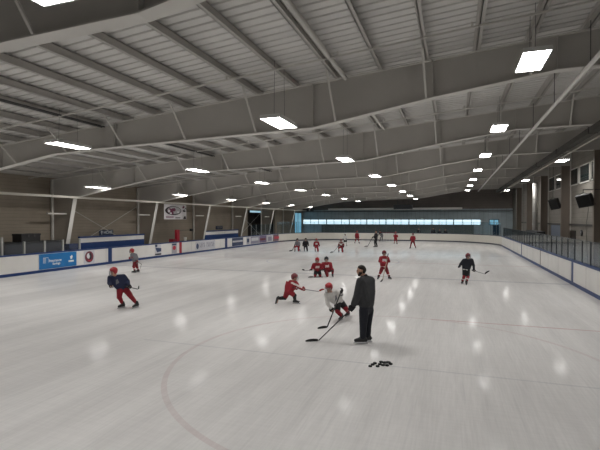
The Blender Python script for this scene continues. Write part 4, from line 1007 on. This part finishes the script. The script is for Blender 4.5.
person('child in red jersey standing wide legged, stick upright between the legs', J, dict(jersey=C_RED, stripes='ch', pants=C_DARKRED, sock=C_RED, sock_stripe=True, glove=C_RED, helmet=H_MAROON), vox=.018)
stick('pale hockey stick upright before the wide legged child in red', J['hB'] + (J['hB'] - heel).normalized() * .22, heel, tip, STICKW)

# ---- two red players kneeling side by side
z0 = ground_z(277.0); P = fig(z0); k = .95
def kneel(hx, hy_, sx0, sx1, sy, pxx, pyy, ha, hb, ka, kb, label, look, up_knee=None, sdv=None, vox=.019):
    J = dict(head=P(hx, hy_, -.12), neck=P((sx0 + sx1) / 2, sy - 1.2, -.06), pelvis=P(pxx, pyy, .12), sA=P(sx0, sy, -.04), sB=P(sx1, sy, -.04), eA=P(sx0 - 1.5, (sy + ha[1]) / 2 + .6, -.02), eB=P(sx1 + 1.2, (sy + hb[1]) / 2 + .6, -.02), hA=P(*ha, -.2), hB=P(*hb, -.2),
             pA=P(pxx - 1.5, pyy + .4, .12), pB=P(pxx + 1.5, pyy + .4, .12), kA=P(*ka, -.05), kB=P(*kb, -.05), face=dirv(-.12, -1, -.1), k=k)
    for s, q in (('A', ka), ('B', kb)):
        J['k' + s].z = .085
        J['a' + s] = J['k' + s] + CAWAY * .36 + UP * .03; J['t' + s] = dirv(0, .35, -.6); J['down' + s] = dirv(0, .8, .3)
    if up_knee:
        s = up_knee; J['k' + s] = J['k' + s] + UP * .30 - CAWAY * .05; J['a' + s] = J['k' + s].copy(); J['a' + s].z = .128 * k; J['t' + s] = dirv(0.1 if s == 'B' else -.1, -1); del J['down' + s]
        J['h' + s] = J['h' + s]
    J['sd'] = sdv if sdv is not None else dirv(1, 0)
    return J, person(label, J, look, vox=vox, detail=True)
J1, _ = kneel(317.3, 260.2, 313.6, 320.8, 264.4, 317.6, 270.8, (311.2, 270.3), (320.8, 270.6), (315.2, 276.4), (320.2, 276.2), 'child in red jersey with red helmet kneeling, left one of the pair', dict(jersey=C_RED, stripes='c', pants=C_BLACK, sock=C_RED, glove=C_BLACK, helmet=H_RED), sdv=dirv(-1, -.3))
J2, _ = kneel(326.4, 259.2, 322.8, 330.6, 263.6, 327.4, 270.2, (324.2, 270.2), (332.2, 271.4), (327.4, 276.6), (332.6, 277.0), 'child in red jersey with dark helmet kneeling, right one of the pair', dict(jersey=C_RED, stripes='c', pants=C_DARKRED, sock=C_RED, glove=C_BLACK, helmet=H_BLACK), up_knee='B', sdv=dirv(-1, -.3))
hs = gnd(306.0, 273.4); q = J1['hA']
stick('hockey stick pointing left from the kneeling child with red helmet', q + (q - P(304.5, 270.8, -.3)).normalized() * .25, P(304.5, 270.8, -.3), P(301.9, 270.2, -.3), STICKG)
a_ = gnd(322.5, 277.4); b_ = gnd(313.2, 277.8); c_ = gnd(308.6, 278.1)
for v_ in (a_, b_, c_): v_.z = .016
stick('black hockey stick lying on the ice before the kneeling pair', a_, b_, c_, STICKB)

# ---- the far group
def far_stand(px_, py_, h, face, label, look, spread=.16, arms='front', lean=0.0, stickp=None, sticklab=None, sm=STICKB, group=None):
    g = gnd(px_, py_); f = dirv(*face); s = f.cross(UP).normalized(); k = h / 1.5; up = UP
    pel = g + up * .50 * h - f * lean * .10; neck = g + up * (.815 - lean * .06) * h + f * lean * .22; head = neck + up * .115 * h + f * lean * .10 + f * .015
    J = dict(head=head, neck=neck, pelvis=pel, face=dirv(face[0], face[1], -.1), k=k, sd=UP)
    for n, sg in (('A', 1), ('B', -1)):
        J['s' + n] = neck - up * .03 * h + s * sg * .115 * h; J['p' + n] = pel - up * .01 * h + s * sg * .055 * h
        J['a' + n] = g + s * sg * spread * h * .62 + up * .128 * k + f * (sg * .05); J['k' + n] = (J['p' + n] + J['a' + n]) / 2 + f * .05 * h + up * .02
        J['t' + n] = (f + s * sg * .25).normalized()
        if arms == 'front': J['e' + n] = J['s' + n] - up * .16 * h + s * sg * .05 * h + f * .03 * h; J['h' + n] = J['e' + n] - up * .06 * h + f * .16 * h - s * sg * .05 * h
        else: J['e' + n] = J['s' + n] - up * .17 * h + s * sg * .03 * h; J['h' + n] = J['e' + n] - up * .15 * h + f * .05 * h
    if stickp:
        hl = gnd(*stickp[0]); tp_ = gnd(*stickp[1]); hl.z = tp_.z = .014
        n = 'A' if (J['hA'] - hl).length < (J['hB'] - hl).length else 'B'
        J['sd'] = J['h' + n] - hl
    p = person(label, J, look, vox=.03, detail=False)
    if stickp: stick(sticklab, J['h' + n] + (J['h' + n] - hl).normalized() * .2, hl, tp_, sm, r=.016, thick=.03, bh=.08)
    return J
def far_kneel(px_, py_, h, face, label, look, stickp=None, sticklab=None, sm=STICKB):
    g = gnd(px_, py_); f = dirv(*face); s = f.cross(UP).normalized(); k = h / 1.5
    pel = g + UP * .33 * h - f * .12 * h; neck = pel + UP * .29 * h + f * .07 * h; head = neck + UP * .115 * h + f * .03
    J = dict(head=head, neck=neck, pelvis=pel, face=dirv(face[0], face[1], -.1), k=k)
    for n, sg in (('A', 1), ('B', -1)):
        J['s' + n] = neck - UP * .03 * h + s * sg * .115 * h; J['p' + n] = pel + s * sg * .06 * h
        J['k' + n] = g + s * sg * .09 * h + f * .04 * h; J['k' + n].z = .09 * k
        J['a' + n] = J['k' + n] - f * .36 * k + UP * .03; J['t' + n] = (-f * .35 - UP * .6).normalized(); J['down' + n] = (-f * .8 + UP * .3).normalized()
        J['e' + n] = J['s' + n] - UP * .14 * h + s * sg * .05 * h; J['h' + n] = J['e' + n] - UP * .10 * h + f * .12 * h
    J['kA'] = g + s * .10 * h + f * .14 * h + UP * .30 * h; J['aA'] = g + s * .10 * h + f * .12 * h; J['aA'].z = .128 * k; J['tA'] = f; del J['downA']
    J['sd'] = s
    if stickp:
        hl = gnd(*stickp[0]); tp_ = gnd(*stickp[1]); hl.z = tp_.z = .016
        n = 'A' if (J['hA'] - hl).length < (J['hB'] - hl).length else 'B'; J['sd'] = J['h' + n] - hl
    p = person(label, J, look, vox=.03, detail=False)
    if stickp: stick(sticklab, J['h' + n] + (J['h' + n] - hl).normalized() * .2, hl, tp_, sm, r=.016, thick=.03, bh=.08)
R = dict(jersey=C_RED, stripes='c', pants=C_RED, sock=C_RED, sock_stripe=True, glove=C_BLACK, helmet=H_RED)
far_kneel(297.2, 251.6, 1.45, (-.35, -.9), 'far child in grey jersey and red socks kneeling, leftmost of three', dict(R, jersey=C_GREY, stripes='', helmet=H_BLACK), ((292, 251.2), (289.4, 251.5)), 'thin stick reaching left from the far kneeling child in grey')
far_kneel(305.8, 251.6, 1.5, (.1, -1), 'far child all in black kneeling, middle of three', dict(R, jersey=C_BLACK, pants=C_BLACK, sock=C_BLACK, sock_stripe=False, stripes='', helmet=H_BLACK))
far_kneel(316.6, 251.9, 1.45, (.1, -1), 'far child in red kneeling, rightmost of three in a line', dict(R))
far_kneel(341.0, 252.6, 1.45, (-.3, -.95), 'far child in red and white kneeling before the one in white', dict(R, stripes='cy', helmet=H_MAROON, jersey=C_DARKRED), ((333, 252.6), (330.6, 252.8)), 'stick on the ice left of the far kneeling child in red and white')
far_stand(345.4, 246.4, 1.4, (-.4, -.9), 'far child in white jersey and black pants standing', dict(R, jersey=C_WHITE, stripes='', pants=C_BLACK, sock=C_WHITE, helmet=H_WHITE))
far_stand(357.0, 243.6, 1.5, (.2, -1), 'far child in red standing legs apart near the end boards', dict(R, stripes=''), spread=.30, arms='side')
far_stand(376.1, 247.2, 1.75, (-.9, -.3), 'far man all in black standing on the ice with a stick', dict(jersey=C_BLACK, top_name='jacket', pants=C_BLACK, long=True, glove=C_BLACK, hair=HAIR, hem=.10), spread=.10, stickp=((367.6, 246.6), (364.6, 246.8)), sticklab='black stick reaching left from the far man in black')
far_stand(381.6, 241.4, 1.55, (-.75, -.6), 'far player in black crouched beside the goal', dict(R, jersey=C_BLACK, pants=C_BLACK, sock=C_INK, sock_stripe=False, stripes='', helmet=H_BLACK), lean=.9)
far_stand(395.6, 244.2, 1.45, (.1, -1), 'far child in red standing just right of the goal', dict(R, stripes='y', glove=C_RED), spread=.2, arms='front')
far_stand(413.0, 248.6, 1.5, (-.5, -.85), 'far child in red striding, rightmost of the far group', dict(R, stripes='', pants=C_DARKRED, helmet=H_MAROON, sock_stripe=False), spread=.26)
# spectators standing behind the far glass
for i, (px_, hh, c, lab) in enumerate(((418.6, 1.72, C_BLACK, 'dark spectator behind the far glass, leftmost of four'), (433.2, 1.78, C_BLACK, 'dark spectator behind the far glass, second from the left of four'),
                                  (439.5, 1.6, C_INK, 'dark spectator behind the far glass, third from the left of four'), (445.5, 1.62, C_BLACK, 'dark spectator behind the far glass, rightmost of four'))):
    w = 63.0; u = ux(px_, w); z_ = -ST * u + CT * w
    py_ = HOR + CZ * F / z_
    far_stand(px_, py_, hh, (.1 - .2 * (i % 2), -1), lab, dict(jersey=c, top_name='jacket', pants=C_INK, long=True, hair=HAIR, hem=.08, group='spectators behind the far glass'), spread=.08, arms='side')

# ------------------------------------------------------------------ pucks
PUCK = mat('puck_rubber', (.012, .012, .013), rough=.75, bump=.2, nscale=60)
pk = [(370.6, 367.3, 0, 0), (373.0, 365.6, 0, 0), (375.2, 364.4, 0, 0), (377.9, 367.4, 0, 0), (380.2, 365.3, 0, 0), (383.2, 366.2, 0, 0), (387.4, 366.5, 0, 0), (391.0, 365.0, 0, 0), (385.4, 363.6, 0, 0), (381.4, 363.0, 0, 0), (384.6, 365.0, 1, 0), (389.2, 364.9, 1, 0), (388.4, 363.3, 0, 0)]
wpk = ['leftmost puck of the pile on the ice, lying alone', 'second puck from the left of the black pile', 'third puck from the left of the black pile', 'puck lying nearest the front left of the pile', 'puck in the middle of the black pile',
       'puck lying in front at the centre right of the pile', 'frontmost puck under the right end of the pile', 'rightmost puck of the black pile on the ice', 'puck at the back of the pile, centre right', 'puck at the back of the pile, centre', 'black puck stacked on top, left of two', 'black puck stacked on top, right of two', 'puck at the back of the pile, near its right end']
src = None
for (a, b, lv, _), lb in zip(pk, wpk):
    g = gnd(a, b); g.z = .0255 * lv
    if src is None:
        mb = MB(); mb.lathe([(.036, 0), (.0381, .002), (.0381, .0235), (.036, .0254)], (0, 0, 0), 24); src = o = mb.build('hockey_puck', PUCK, org=(0, 0, 0))
    else: o = src.copy(); COL.objects.link(o)
    o.location = g; tag(o, lb, 'puck', 'pucks piled on the ice')
# ------------------------------------------------------------------ world
wd_ = bpy.data.worlds.new('world'); sc.world = wd_; wd_.use_nodes = True
wd_.node_tree.nodes['Background'].inputs['Color'].default_value = (.5, .6, .7, 1); wd_.node_tree.nodes['Background'].inputs['Strength'].default_value = .02
